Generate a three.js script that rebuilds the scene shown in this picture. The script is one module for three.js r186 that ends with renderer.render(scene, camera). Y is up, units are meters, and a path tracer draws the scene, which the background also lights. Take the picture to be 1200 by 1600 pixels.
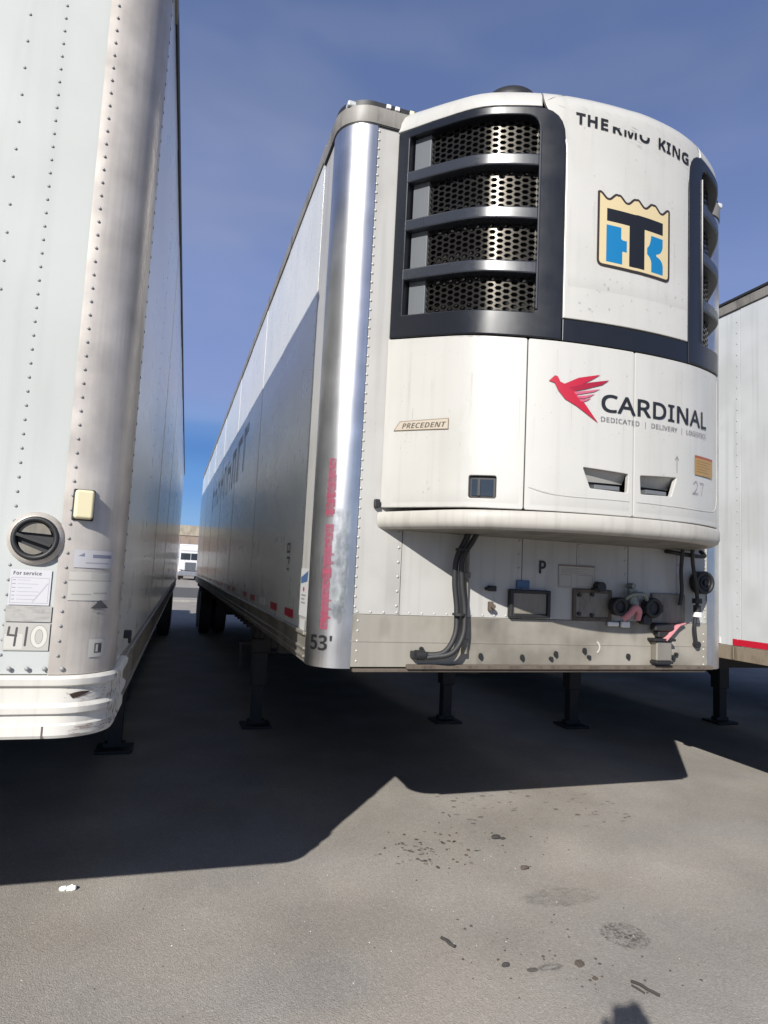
import * as THREE from 'three';
import { mergeGeometries, toCreasedNormals, mergeVertices } from 'three/addons/utils/BufferGeometryUtils.js';
import { RoundedBoxGeometry } from 'three/addons/geometries/RoundedBoxGeometry.js';
import { TessellateModifier } from 'three/addons/modifiers/TessellateModifier.js';
import { MarchingCubes } from 'three/addons/objects/MarchingCubes.js';

// ---------------------------------------------------------------- camera, sky, sun, exposure
const scene = new THREE.Scene();
const camera = new THREE.PerspectiveCamera(76.5, 768 / 1024, 0.02, 2000);
camera.position.set(-0.657, 1.621, 3.192);
{
  const d = Math.PI / 180;
  camera.rotation.order = 'YXZ';
  camera.rotation.set(5.42 * d, -17.09 * d, 2.793 * d);
}
scene.add(camera);
const renderer = new THREE.WebGLRenderer({ antialias: true });
renderer.toneMapping = THREE.LinearToneMapping;
renderer.toneMappingExposure = 1.5;
renderer.shadowMap.enabled = true;

const SUN = new THREE.Vector3(-0.988, 1, 1.303).normalize();
const sun = new THREE.DirectionalLight(new THREE.Color(1.0, 0.97, 0.92), 5.0);
sun.name = 'sun';
sun.position.copy(SUN).multiplyScalar(60);
sun.castShadow = true;
sun.shadow.mapSize.set(4096, 4096);
Object.assign(sun.shadow.camera, { left: -30, right: 30, top: 30, bottom: -30, near: 1, far: 200 });
scene.add(sun);

// seeded noise
function rng(seed) { let a = seed >>> 0; return () => { a = (a + 0x6D2B79F5) | 0; let t = Math.imul(a ^ (a >>> 15), 1 | a); t = (t + Math.imul(t ^ (t >>> 7), 61 | t)) ^ t; return ((t ^ (t >>> 14)) >>> 0) / 4294967296; }; }
function hash(x, y, s) { let h = Math.imul(x, 374761393) + Math.imul(y, 668265263) + Math.imul(s, 974634777); h = Math.imul(h ^ (h >>> 13), 1274126177); return ((h ^ (h >>> 16)) >>> 0) / 4294967296; }
function vnoise(x, y, px, py, s) {        // value noise that repeats every px, py cells
  const xi = Math.floor(x), yi = Math.floor(y), fx = x - xi, fy = y - yi, u = fx * fx * (3 - 2 * fx), v = fy * fy * (3 - 2 * fy);
  const m = (a, p) => ((a % p) + p) % p;
  const a = hash(m(xi, px), m(yi, py), s), b = hash(m(xi + 1, px), m(yi, py), s), c = hash(m(xi, px), m(yi + 1, py), s), d = hash(m(xi + 1, px), m(yi + 1, py), s);
  return a + (b - a) * u + (c - a) * v + (a - b - c + d) * u * v;
}
function fbm(x, y, px, py, s, oct = 4) { let t = 0, w = 0.5, n = 0; for (let i = 0; i < oct; i++) { t += w * vnoise(x, y, px, py, s + i * 17); n += w; x *= 2; y *= 2; px *= 2; py *= 2; w *= 0.5; } return t / n; }
const clamp = (x, a = 0, b = 1) => Math.min(b, Math.max(a, x));
const sstep = (a, b, x) => { const t = clamp((x - a) / (b - a)); return t * t * (3 - 2 * t); };
const lerp = (a, b, t) => a + (b - a) * t;
const lin = (c) => (c <= 0.04045 ? c / 12.92 : ((c + 0.055) / 1.055) ** 2.4);
const srgb = (r, g, b) => [lin(r / 255), lin(g / 255), lin(b / 255)];

{ // the sky: a clear winter blue with a thin veil of cirrus, paler round the sun
  const w = 1024, h = 512, data = new Float32Array(w * h * 4);
  const stops = [[-90, srgb(128, 130, 132)], [-2, srgb(140, 150, 160)], [0, srgb(172, 197, 222)], [3, srgb(138, 180, 226)], [7, srgb(108, 158, 220)], [10, srgb(92, 139, 204)], [11.6, srgb(104, 146, 207)], [12.6, srgb(127, 157, 211)], [15, srgb(134, 154, 206)], [22, srgb(126, 147, 199)], [31, srgb(110, 131, 182)], [38, srgb(98, 119, 167)], [50, srgb(84, 105, 152)], [65, srgb(74, 93, 137)], [90, srgb(66, 85, 130)]];
  for (let j = 0; j < h; j++) {
    const el = ((j + 0.5) / h - 0.5) * 180;
    let k = 0; while (k < stops.length - 2 && el > stops[k + 1][0]) k++;
    const t = sstep(0, 1, clamp((el - stops[k][0]) / (stops[k + 1][0] - stops[k][0])));
    const base = [0, 1, 2].map((i) => lerp(stops[k][1][i], stops[k + 1][1][i], t));
    const cy = Math.sin(el * Math.PI / 180), cr = Math.cos(el * Math.PI / 180);
    for (let i = 0; i < w; i++) {
      const az = ((i + 0.5) / w - 0.5) * 2 * Math.PI;
      const x = cr * Math.cos(az), z = cr * Math.sin(az);
      const cosS = x * SUN.x + cy * SUN.y + z * SUN.z, ang = Math.acos(clamp(cosS, -1, 1)) * 180 / Math.PI;
      const glow = 0.5 * Math.exp(-((ang / 16) ** 2)) + 0.08 * Math.exp(-((ang / 45) ** 2));
      let veil = 0;
      if (el > 2) {
        const u = i / w * 12 + el * 0.02, v = el / 9;
        const n = fbm(u * 1.0 + 0.35 * fbm(u * 2, v * 2, 24, 64, 9), v * 0.6 + u * 0.0, 12, 64, 3, 5);
        const m = fbm(i / w * 24, el / 3.5, 24, 64, 21, 4);
        veil = 0.2 * sstep(0.45, 0.85, n) + 0.07 * sstep(0.4, 0.75, m);
        veil *= sstep(9, 15, el);
      }
      const o = (j * w + i) * 4;
      for (let c = 0; c < 3; c++) {
        const white = [0.5, 0.53, 0.6][c], warm = [1.0, 0.97, 0.92][c];
        data[o + c] = (lerp(base[c], white, veil) + (el > -1 ? glow * warm : 0)) / renderer.toneMappingExposure;
      }
      data[o + 3] = 1;
    }
  }
  const sky = new THREE.DataTexture(data, w, h, THREE.RGBAFormat, THREE.FloatType);
  sky.mapping = THREE.EquirectangularReflectionMapping; sky.magFilter = sky.minFilter = THREE.LinearFilter; sky.wrapS = THREE.RepeatWrapping; sky.needsUpdate = true;
  scene.background = sky; scene.environment = sky; scene.environmentIntensity = 1; scene.backgroundIntensity = 1;
}

// ---------------------------------------------------------------- helpers
const used = {};
function numbered(n) { if (!(n in used)) { used[n] = 0; return n; } return `${n}_${String(++used[n]).padStart(3, '0')}`; }
function thing(name, label, category, [x, y, z] = [0, 0, 0], turn = 0, group) {
  const o = new THREE.Group(); o.name = numbered(name); scene.add(o); o.position.set(x, y, z); o.rotation.y = turn;
  o.userData = { label, category }; if (group) o.userData.group = group; return o;
}
function part(name, geo, mat, parent, label) {
  if (Array.isArray(geo)) geo = merge(geo);
  const m = new THREE.Mesh(geo, mat); m.name = name; m.castShadow = m.receiveShadow = true; parent.add(m);
  if (label) m.userData.label = label; return m;
}
function solo(name, geo, mat, label, category, pos = [0, 0, 0], group) { const m = part(numbered(name), geo, mat, scene, label); m.position.set(...pos); m.userData.category = category; if (group) m.userData.group = group; return m; }
function struct(name, geo, mat) { const m = part(name, geo, mat, scene); m.userData.kind = 'structure'; return m; }
function stuff(m) { m.userData.kind = 'stuff'; return m; }
function merge(list) {
  const l = list.map((g) => { const q = g.index ? g.toNonIndexed() : g; for (const k of Object.keys(q.attributes)) if (!['position', 'normal', 'uv'].includes(k)) q.deleteAttribute(k);
    if (!q.attributes.uv) q.setAttribute('uv', new THREE.BufferAttribute(new Float32Array(q.attributes.position.count * 2), 2)); if (!q.attributes.normal) q.computeVertexNormals(); q.clearGroups?.(); return q; });
  return mergeGeometries(l, false);
}
function boxUV(g) { // uv in metres, by the face's main direction
  const p = g.attributes.position, n = g.attributes.normal, uv = new Float32Array(p.count * 2);
  for (let i = 0; i < p.count; i++) {
    const a = Math.abs(n.getX(i)), b = Math.abs(n.getY(i)), c = Math.abs(n.getZ(i)), x = p.getX(i), y = p.getY(i), z = p.getZ(i);
    if (a >= b && a >= c) { uv[2 * i] = z; uv[2 * i + 1] = y; } else if (b >= c) { uv[2 * i] = x; uv[2 * i + 1] = z; } else { uv[2 * i] = x; uv[2 * i + 1] = y; }
  }
  g.setAttribute('uv', new THREE.BufferAttribute(uv, 2)); return g;
}
function bx(x0, x1, y0, y1, z0, z1, r = 0) { // a box between two corners, its edges rounded by r
  const w = x1 - x0, h = y1 - y0, d = z1 - z0;
  const g = r ? new RoundedBoxGeometry(w, h, d, 1, Math.min(r, w / 2.1, h / 2.1, d / 2.1)) : new THREE.BoxGeometry(w, h, d);
  g.translate((x0 + x1) / 2, (y0 + y1) / 2, (z0 + z1) / 2); return boxUV(g.index ? g.toNonIndexed() : g);
}
function cyl(r, h, x, y, z, axis = 'y', seg = 20, r2 = r) { const g = new THREE.CylinderGeometry(r2, r, h, seg); if (axis === 'x') g.rotateZ(-Math.PI / 2); if (axis === 'z') g.rotateX(Math.PI / 2); return g.translate(x, y, z); }
function tube(pts, r, seg = 32, rad = 8) { return new THREE.TubeGeometry(new THREE.CatmullRomCurve3(pts.map((p) => new THREE.Vector3(...p))), seg, r, rad); }
function bar(a, b, w, d = w) { const A = new THREE.Vector3(...a), B = new THREE.Vector3(...b), L = A.distanceTo(B); const g = new THREE.BoxGeometry(w, d, L); g.lookAt(B.clone().sub(A)); const c = A.add(B).multiplyScalar(0.5); return g.translate(c.x, c.y, c.z); }
function rivet(r) { const g = new THREE.SphereGeometry(r, 8, 4, 0, Math.PI * 2, 0, Math.PI / 2); g.scale(1, 0.55, 1); g.rotateX(Math.PI / 2); return g; } // dome towards +z
function rivets(spots, r, turn = 0) { const base = rivet(r); if (turn) base.rotateY(turn); return merge(spots.map(([x, y, z]) => base.clone().translate(x, y, z))); }

// the outline of a trailer seen from above: left side, rounded corner, front, rounded corner, right side
function outline(W, r, back, seg = 12) {
  const p = []; const add = (x, z, nx, nz) => p.push({ x, z, nx, nz });
  add(0, -back, -1, 0);
  for (let i = 0; i <= seg; i++) { const t = i / seg * Math.PI / 2; add(r - r * Math.cos(t), -r + r * Math.sin(t), -Math.cos(t), Math.sin(t)); }
  for (let i = 0; i <= seg; i++) { const t = i / seg * Math.PI / 2; add(W - r + r * Math.sin(t), -r + r * Math.cos(t), Math.sin(t), Math.cos(t)); }
  add(W, -back, 1, 0); return p;
}
function sweep(path, sec, closed = false, crease = 0.6) { // sec: [offset outward, y] points listed from bottom to top on the outside
  const pos = [], uv = []; const n = sec.length, S = closed ? n : n - 1; let len = 0;
  for (let i = 0; i + 1 < path.length; i++) {
    const a = path[i], b = path[i + 1]; const dl = Math.hypot(b.x - a.x, b.z - a.z);
    for (let j = 0; j < S; j++) {
      const s0 = sec[j], s1 = sec[(j + 1) % n];
      const P = (q, s) => [q.x + q.nx * s[0], s[1], q.z + q.nz * s[0]];
      const A = P(a, s0), B = P(b, s0), C = P(b, s1), D = P(a, s1);
      pos.push(...A, ...B, ...C, ...A, ...C, ...D);
      const u0 = len, u1 = len + dl, v0 = s0[1], v1 = s1[1]; uv.push(u0, v0, u1, v0, u1, v1, u0, v0, u1, v1, u0, v1);
    }
    len += dl;
  }
  const g = new THREE.BufferGeometry(); g.setAttribute('position', new THREE.Float32BufferAttribute(pos, 3)); g.setAttribute('uv', new THREE.Float32BufferAttribute(uv, 2));
  return toCreasedNormals(g, crease);
}
const flat = (t, y0, y1, o = 0) => [[o - t, y0], [o, y0], [o, y1], [o - t, y1]];
function plate(x0, x1, y0, y1, z) { const g = new THREE.PlaneGeometry(x1 - x0, y1 - y0); return g.translate((x0 + x1) / 2, (y0 + y1) / 2, z); } // for decals: uv 0..1

// ---------------------------------------------------------------- textures
function tex(w, h, fn, srgbMap = true) {
  const d = new Uint8Array(w * h * 4);
  for (let y = 0; y < h; y++) for (let x = 0; x < w; x++) { const c = fn(x / w, y / h), o = (y * w + x) * 4; d[o] = clamp(c[0]) * 255; d[o + 1] = clamp(c[1]) * 255; d[o + 2] = clamp(c[2]) * 255; d[o + 3] = 255; }
  const t = new THREE.DataTexture(d, w, h); t.wrapS = t.wrapT = THREE.RepeatWrapping; t.magFilter = THREE.LinearFilter; t.minFilter = THREE.LinearMipmapLinearFilter; t.generateMipmaps = true; if (srgbMap) t.colorSpace = THREE.SRGBColorSpace; t.needsUpdate = true; return t;
}
const rep = (t, s, s2 = s) => { const c = t.clone(); c.repeat.set(1 / s, 1 / s2); c.needsUpdate = true; return c; };
function canvasTex(w, h, draw) { const c = document.createElement('canvas'); c.width = w; c.height = h; const x = c.getContext('2d'); draw(x, w, h); const t = new THREE.CanvasTexture(c); t.colorSpace = THREE.SRGBColorSpace; t.anisotropy = 8; return t; }

// white painted sheet: faint vertical rain streaks, smudges and specks
const R0 = rng(11);
const paintDirt = tex(1024, 1024, (u, v) => {
  const streak = fbm(u * 64, v * 3, 64, 3, 5, 3), soft = fbm(u * 6, v * 6, 6, 6, 31, 4), sp = vnoise(u * 180, v * 180, 180, 180, 77);
  let k = 1 - 0.05 * sstep(0.5, 0.85, streak) - 0.06 * sstep(0.45, 0.8, soft) - (sp > 0.985 ? 0.08 : 0);
  return [k, k * (1 - 0.006 * soft), k * (1 - 0.022 * soft)];
});
const paintSoft = tex(1024, 1024, (u, v) => { const streak = fbm(u * 70, v * 3, 70, 3, 105, 3), soft = fbm(u * 5, v * 5, 5, 5, 131, 4), sp = vnoise(u * 220, v * 220, 220, 220, 177); const k = 1 - 0.025 * sstep(0.5, 0.9, streak) - 0.03 * sstep(0.45, 0.85, soft) - (sp > 0.994 ? 0.015 : 0); return [k, k, k * (1 - 0.012 * soft)]; });
const paintRough = tex(512, 512, (u, v) => { const n = fbm(u * 10, v * 10, 10, 10, 51, 4), s = fbm(u * 60, v * 4, 60, 4, 8, 3); const k = 0.75 + 0.35 * n + 0.1 * s - 0.2; return [k, k, k]; }, false);
const panelWave = tex(512, 512, (u, v) => { const k = fbm(u * 5, v * 4, 5, 4, 61, 3); return [k, k, k]; }, false);
const metalWear = tex(512, 1024, (u, v) => { const a = fbm(u * 8, v * 16, 8, 16, 7, 5), b = fbm(u * 90, v * 8, 90, 8, 19, 2); const k = 0.8 + 0.2 * a + 0.06 * (b - 0.5); return [k, k * 0.995, k * 0.985]; });
const metalRough = tex(512, 512, (u, v) => { const a = fbm(u * 7, v * 12, 7, 12, 71, 5); const k = 0.7 + 0.5 * (a - 0.2); return [k, k, k]; }, false);
const grimeMap = tex(1024, 512, (u, v) => { const a = fbm(u * 12, v * 6, 12, 6, 91, 5), b = fbm(u * 40, v * 10, 40, 10, 95, 3), c = fbm(u * 100, v * 4, 100, 4, 97, 2); let k = 0.93 - 0.2 * sstep(0.45, 0.85, a) - 0.1 * sstep(0.55, 0.9, b) - 0.06 * c; return [k, k * (0.985 - 0.02 * a), k * (0.955 - 0.05 * a)]; });
const asphaltMap = tex(2048, 2048, (u, v) => {
  const grain = hash(Math.floor(u * 2048), Math.floor(v * 2048), 5), g2 = vnoise(u * 700, v * 700, 700, 700, 6), agg = vnoise(u * 340, v * 340, 340, 340, 8), big = fbm(u * 6, v * 6, 6, 6, 10, 5), tint = fbm(u * 5, v * 5, 5, 5, 44, 3);
  let k = 0.79 + 0.08 * (grain - 0.5) + 0.1 * (g2 - 0.5) + 0.07 * (agg - 0.5) + 0.16 * (big - 0.5);
  if (agg > 0.94) k += 0.07; if (g2 < 0.05) k -= 0.1;
  return [k * (1.0 + 0.03 * (tint - 0.5)), k * (0.985), k * (0.955 - 0.04 * (tint - 0.5))];
});
const asphaltBump = tex(1024, 1024, (u, v) => { const k = 0.5 * vnoise(u * 380, v * 380, 380, 380, 8) + 0.3 * vnoise(u * 760, v * 760, 760, 760, 9) + 0.2 * fbm(u * 12, v * 12, 12, 12, 10, 3); return [k, k, k]; }, false);

// ---------------------------------------------------------------- materials
const std = (o) => new THREE.MeshStandardMaterial(o), phys = (o) => new THREE.MeshPhysicalMaterial(o);
const col = (r, g, b) => new THREE.Color().setRGB(r, g, b);
const M = {
  frontWhite: phys({ color: col(0.3827, 0.3764, 0.3619), map: rep(paintDirt, 2.3), roughness: 0.42, roughnessMap: rep(paintRough, 1.7), bumpMap: rep(panelWave, 1.4), bumpScale: 0.0015 }),
  leftWhite: phys({ color: col(0.3954, 0.4098, 0.402), map: rep(paintSoft, 2.9), specularIntensity: 0.2, roughness: 0.7, roughnessMap: rep(paintRough, 1.5), bumpMap: rep(panelWave, 1.9), bumpScale: 0.002 }),
  sideWhite: phys({ color: col(0.67, 0.67, 0.64), map: rep(paintSoft, 3.1), roughness: 0.4, roughnessMap: rep(paintRough, 1.3), clearcoat: 0.6, clearcoatRoughness: 0.15, bumpMap: rep(panelWave, 1.5), bumpScale: 0.003 }),
  thirdWhite: phys({ color: col(0.4736, 0.4932, 0.5096), map: rep(paintDirt, 2.7), roughness: 0.4, bumpMap: rep(panelWave, 2.2), bumpScale: 0.002 }),
  unitWhite: phys({ color: col(0.411, 0.4025, 0.381), map: rep(paintSoft, 1.9), roughness: 0.38, clearcoat: 0.25, clearcoatRoughness: 0.25, bumpMap: rep(panelWave, 0.9), bumpScale: 0.0012 }),
  panWhite: std({ color: col(0.3661, 0.3508, 0.3235), map: rep(paintDirt, 1.1), roughness: 0.55 }),
  dark: phys({ color: col(0.009, 0.0105, 0.0145), roughness: 0.4, specularIntensity: 0.7, roughnessMap: rep(paintRough, 0.8) }),
  louver: phys({ color: col(0.024, 0.027, 0.034), roughness: 0.36, roughnessMap: rep(paintRough, 0.8) }),
  greyPlastic: std({ color: col(0.105, 0.112, 0.118), roughness: 0.5 }),
  mesh: phys({ color: col(0.013, 0.0125, 0.0115), roughness: 0.24, specularIntensity: 0.36, specularColor: col(1, 0.92, 0.8) }),
  black: std({ color: col(0.012, 0.012, 0.013), roughness: 0.55 }),
  void: std({ color: col(0.006, 0.006, 0.007), roughness: 0.9 }),
  rubber: std({ color: col(0.016, 0.016, 0.017), roughness: 0.62 }),
  chrome: phys({ color: col(0.78, 0.78, 0.79), metalness: 1, map: rep(metalWear, 0.9, 2.2), roughness: 0.31 }),
  dullMetal: phys({ color: col(0.545, 0.505, 0.465), metalness: 0.3, map: rep(metalWear, 0.7, 1.6), roughness: 0.46, roughnessMap: rep(metalRough, 0.9) }),
  rail: std({ color: col(0.3494, 0.3442, 0.3275), metalness: 0.55, map: rep(grimeMap, 2), roughness: 0.5 }),
  railPaint: std({ color: col(0.245, 0.242, 0.238), map: rep(grimeMap, 1.2), roughness: 0.5 }),
  greyBand: std({ color: col(0.345, 0.338, 0.318), map: rep(grimeMap, 3.6, 1.7), metalness: 0.15, roughness: 0.5 }),
  bumperWhite: std({ color: col(0.5616, 0.546, 0.5066), map: rep(paintDirt, 1.6), roughness: 0.45 }),
  rivet: std({ color: col(0.22, 0.22, 0.22), metalness: 0.3, roughness: 0.55 }),
  rivetLight: std({ color: col(0.42, 0.42, 0.4), metalness: 0.3, roughness: 0.5 }),
  under: std({ color: col(0.015, 0.015, 0.015), roughness: 0.75 }),
  steel: std({ color: col(0.02, 0.02, 0.021), roughness: 0.6, metalness: 0.2 }),
  rimSteel: std({ color: col(0.2912, 0.2868, 0.2716), roughness: 0.5, metalness: 0.4 }),
  redTape: phys({ color: col(0.42, 0.012, 0.03), roughness: 0.3 }),
  whiteTape: phys({ color: col(0.624, 0.6146, 0.599), roughness: 0.3 }),
  rust: std({ color: col(0.12, 0.1, 0.085), roughness: 0.8, map: rep(grimeMap, 0.5) }),
  tanRail: std({ color: col(0.2496, 0.2172, 0.1757), map: rep(grimeMap, 0.8), roughness: 0.6 }),
  cream: phys({ color: col(0.599, 0.5325, 0.3494), roughness: 0.3, transmission: 0 }),
  blueLabel: std({ color: col(0.04, 0.09, 0.2), roughness: 0.5 }),
  greyPlate: std({ color: col(0.2246, 0.2172, 0.1997), map: rep(grimeMap, 0.7), roughness: 0.5 }),
  pink: std({ color: col(0.5, 0.2, 0.22), roughness: 0.85 }),
  oldBrass: std({ color: col(0.2, 0.22, 0.2), metalness: 0.4, roughness: 0.5 }),
  glass: phys({ color: col(0.02, 0.025, 0.03), roughness: 0.08, clearcoat: 1 }),
};
const decal = (t, rough = 0.45) => phys({ color: col(0.53, 0.525, 0.515), map: t, transparent: true, roughness: rough, polygonOffset: true, polygonOffsetFactor: -2 });

// ---------------------------------------------------------------- ground
{
  // one sheet to the horizon, finer near the camera so that its slow changes of tone have somewhere to live
  const xs = [], zs = [];
  const grade = (arr, c, near, far) => { for (let i = -40; i <= 40; i++) { const t = i / 40; arr.push(c + Math.sign(t) * (Math.abs(t) * near + far * Math.abs(t) ** 6)); } };
  grade(xs, 0, 9, 900); grade(zs, 0, 9, 900);
  const pos = [], colr = [], uv = [], idx = [];
  for (const z of zs) for (const x of xs) {
    pos.push(x, 0, z); uv.push(x, z);
    let k = 0.9 + 0.24 * (fbm(x * 0.35 + 40, z * 0.35 + 40, 512, 512, 3, 4) - 0.5);
    k += 0.14 * Math.exp(-(((z + 0.35 - 0.12 * x) / 0.3) ** 2)) * sstep(-0.6, 0.8, x);      // a pale, worn lane
    k -= 0.05 * Math.exp(-(((z - 0.35 - 0.1 * x) / 0.35) ** 2));
    colr.push(k * 1.01, k, k * 0.98);
  }
  const n = xs.length; for (let j = 0; j < n - 1; j++) for (let i = 0; i < n - 1; i++) { const a = j * n + i; idx.push(a, a + n, a + 1, a + 1, a + n, a + n + 1); }
  const g = new THREE.BufferGeometry(); g.setAttribute('position', new THREE.Float32BufferAttribute(pos, 3)); g.setAttribute('uv', new THREE.Float32BufferAttribute(uv, 2)); g.setAttribute('color', new THREE.Float32BufferAttribute(colr, 3)); g.setIndex(idx); g.computeVertexNormals();
  struct('asphalt_ground', g, std({ color: col(0.468, 0.446, 0.426), vertexColors: true, map: rep(asphaltMap, 2.6), roughness: 0.85, bumpMap: rep(asphaltBump, 1.3), bumpScale: 0.0028 }));
  // painted stall line and an old repair strip far behind the trailers
  struct('painted_line', bx(-30, 40, 0.004, 0.0045, -27.6, -26.2), std({ color: col(0.5, 0.49, 0.44), map: rep(grimeMap, 3), roughness: 0.8 }));
  struct('asphalt_repair', bx(-40, 50, 0.004, 0.0045, -44, -30), std({ color: col(0.12, 0.12, 0.12), map: rep(asphaltMap, 2.6), roughness: 0.9 }));
}

// ---------------------------------------------------------------- running gear shared by the trailers
function wheelGeo() {
  const tyre = new THREE.LatheGeometry([[0.29, -0.12], [0.4, -0.135], [0.475, -0.125], [0.505, -0.1], [0.51, 0], [0.505, 0.1], [0.475, 0.125], [0.4, 0.135], [0.29, 0.12]].map((p) => new THREE.Vector2(...p)), 36).rotateZ(-Math.PI / 2);
  const rim = new THREE.LatheGeometry([[0.02, 0.05], [0.09, 0.06], [0.11, 0.02], [0.2, -0.02], [0.25, 0.02], [0.285, 0.1], [0.3, 0.12]].map((p) => new THREE.Vector2(...p)), 30).rotateZ(-Math.PI / 2);
  return { tyre, rim };
}
const WG = wheelGeo();
function runningGear(t, W, yb, zLeg, L) {
  const inset = 0.245, legTop = yb - 0.02;
  part('underbody', bx(0.03, W - 0.03, yb + 0.001, yb + 0.03, -L + 0.1, -0.06), M.under, t);
  const beams = []; for (let z = -1.4; z > -L + 0.3; z -= 0.32) beams.push(bx(0.05, W - 0.05, yb - 0.1, yb, z - 0.04, z + 0.04));
  stuff(part('crossmembers', beams, M.under, t));
  part('coupler_plate', bx(0.75, W - 0.75, yb - 0.03, yb - 0.001, -1.35, -0.12, 0.01), M.steel, t);
  part('kingpin', [cyl(0.045, 0.12, W / 2, yb - 0.09, -0.92), cyl(0.06, 0.03, W / 2, yb - 0.145, -0.92)], M.steel, t);
  for (const x of [inset, W - inset]) {
    const leg = part('landing_leg', [bx(x - 0.075, x + 0.075, 0.42, legTop, zLeg - 0.075, zLeg + 0.075, 0.01), bx(x - 0.055, x + 0.055, 0.06, 0.46, zLeg - 0.055, zLeg + 0.055, 0.008), bx(x - 0.1, x + 0.1, 0.75, 0.9, zLeg - 0.09, zLeg + 0.09, 0.015)], M.steel, t);
    part('foot', [bx(x - 0.15, x + 0.15, 0.004, 0.03, zLeg - 0.14, zLeg + 0.14, 0.008), bx(x - 0.09, x + 0.09, 0.03, 0.075, zLeg - 0.05, zLeg + 0.05, 0.01)], M.steel, leg);
    part('leg_brace', [bar([x, 0.5, zLeg], [x, legTop, zLeg - 0.85], 0.05)], M.steel, t);
  }
  part('cross_brace', [bar([inset, legTop - 0.05, zLeg + 0.09], [W - inset, 0.72, zLeg + 0.09], 0.045, 0.02), bar([inset, 0.72, zLeg - 0.09], [W - inset, legTop - 0.05, zLeg - 0.09], 0.045, 0.02), bar([inset, 0.82, zLeg], [W - inset, 0.82, zLeg], 0.045)], M.steel, t);
  part('crank', [bar([inset - 0.22, 0.84, zLeg], [inset, 0.84, zLeg], 0.025), bar([inset - 0.2, 0.84, zLeg], [inset - 0.2, 0.6, zLeg - 0.02], 0.022)], M.steel, t);
  part('bogie_frame', [bx(0.8, 0.95, yb - 0.24, yb - 0.1, -L + 0.9, -L + 5), bx(W - 0.95, W - 0.8, yb - 0.24, yb - 0.1, -L + 0.9, -L + 5)], M.steel, t);
  for (const z of [-L + 1.7, -L + 3.0]) {
    part('axle', cyl(0.065, W - 0.5, W / 2, 0.51, z, 'x'), M.steel, t);
    for (const [x, s] of [[0.16, -1], [0.5, -1], [W - 0.5, 1], [W - 0.16, 1]]) {
      const w = part('wheel', WG.tyre, M.rubber, t); w.position.set(x, 0.512, z);
      const r = part('rim', WG.rim, M.rimSteel, w); if (s < 0) r.rotation.y = Math.PI;
    }
  }
  for (const x of [0.08, W - 0.72]) part('mud_flap', bx(x, x + 0.64, 0.25, yb - 0.12, -L + 0.72, -L + 0.735), M.rubber, t);
  part('rear_bumper', [bx(0.15, W - 0.15, 0.5, 0.62, -L + 0.02, -L + 0.12, 0.01), bx(0.7, 0.8, 0.5, yb, -L + 0.02, -L + 0.1), bx(W - 0.8, W - 0.7, 0.5, yb, -L + 0.02, -L + 0.1)], M.steel, t);
}
function sidePanels(t, x, sgn, y0, y1, z0, L, step, mat, rivR = 0.006) { // panel by panel down one side; sgn -1 = facing left
  let k = 0; const rv = [];
  for (let z = z0; z > -L + 0.05; z -= step) {
    const e = Math.max(z - step + 0.005, -L + 0.03), o = (k++ % 2) * 0.002;
    part('side_panel', sgn < 0 ? bx(x + o, x + 0.03, y0, y1, e, z, 0.002) : bx(x - 0.03, x - o, y0, y1, e, z, 0.002), mat, t);
    if (z > -7) for (let y = y0 + 0.05; y < y1 - 0.02; y += 0.09) rv.push([x, y, z - 0.03]);
  }
  if (rivR) stuff(part('side_rivets', rivets(rv, rivR, sgn * Math.PI / 2), M.rivetLight, t));
}

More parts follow.
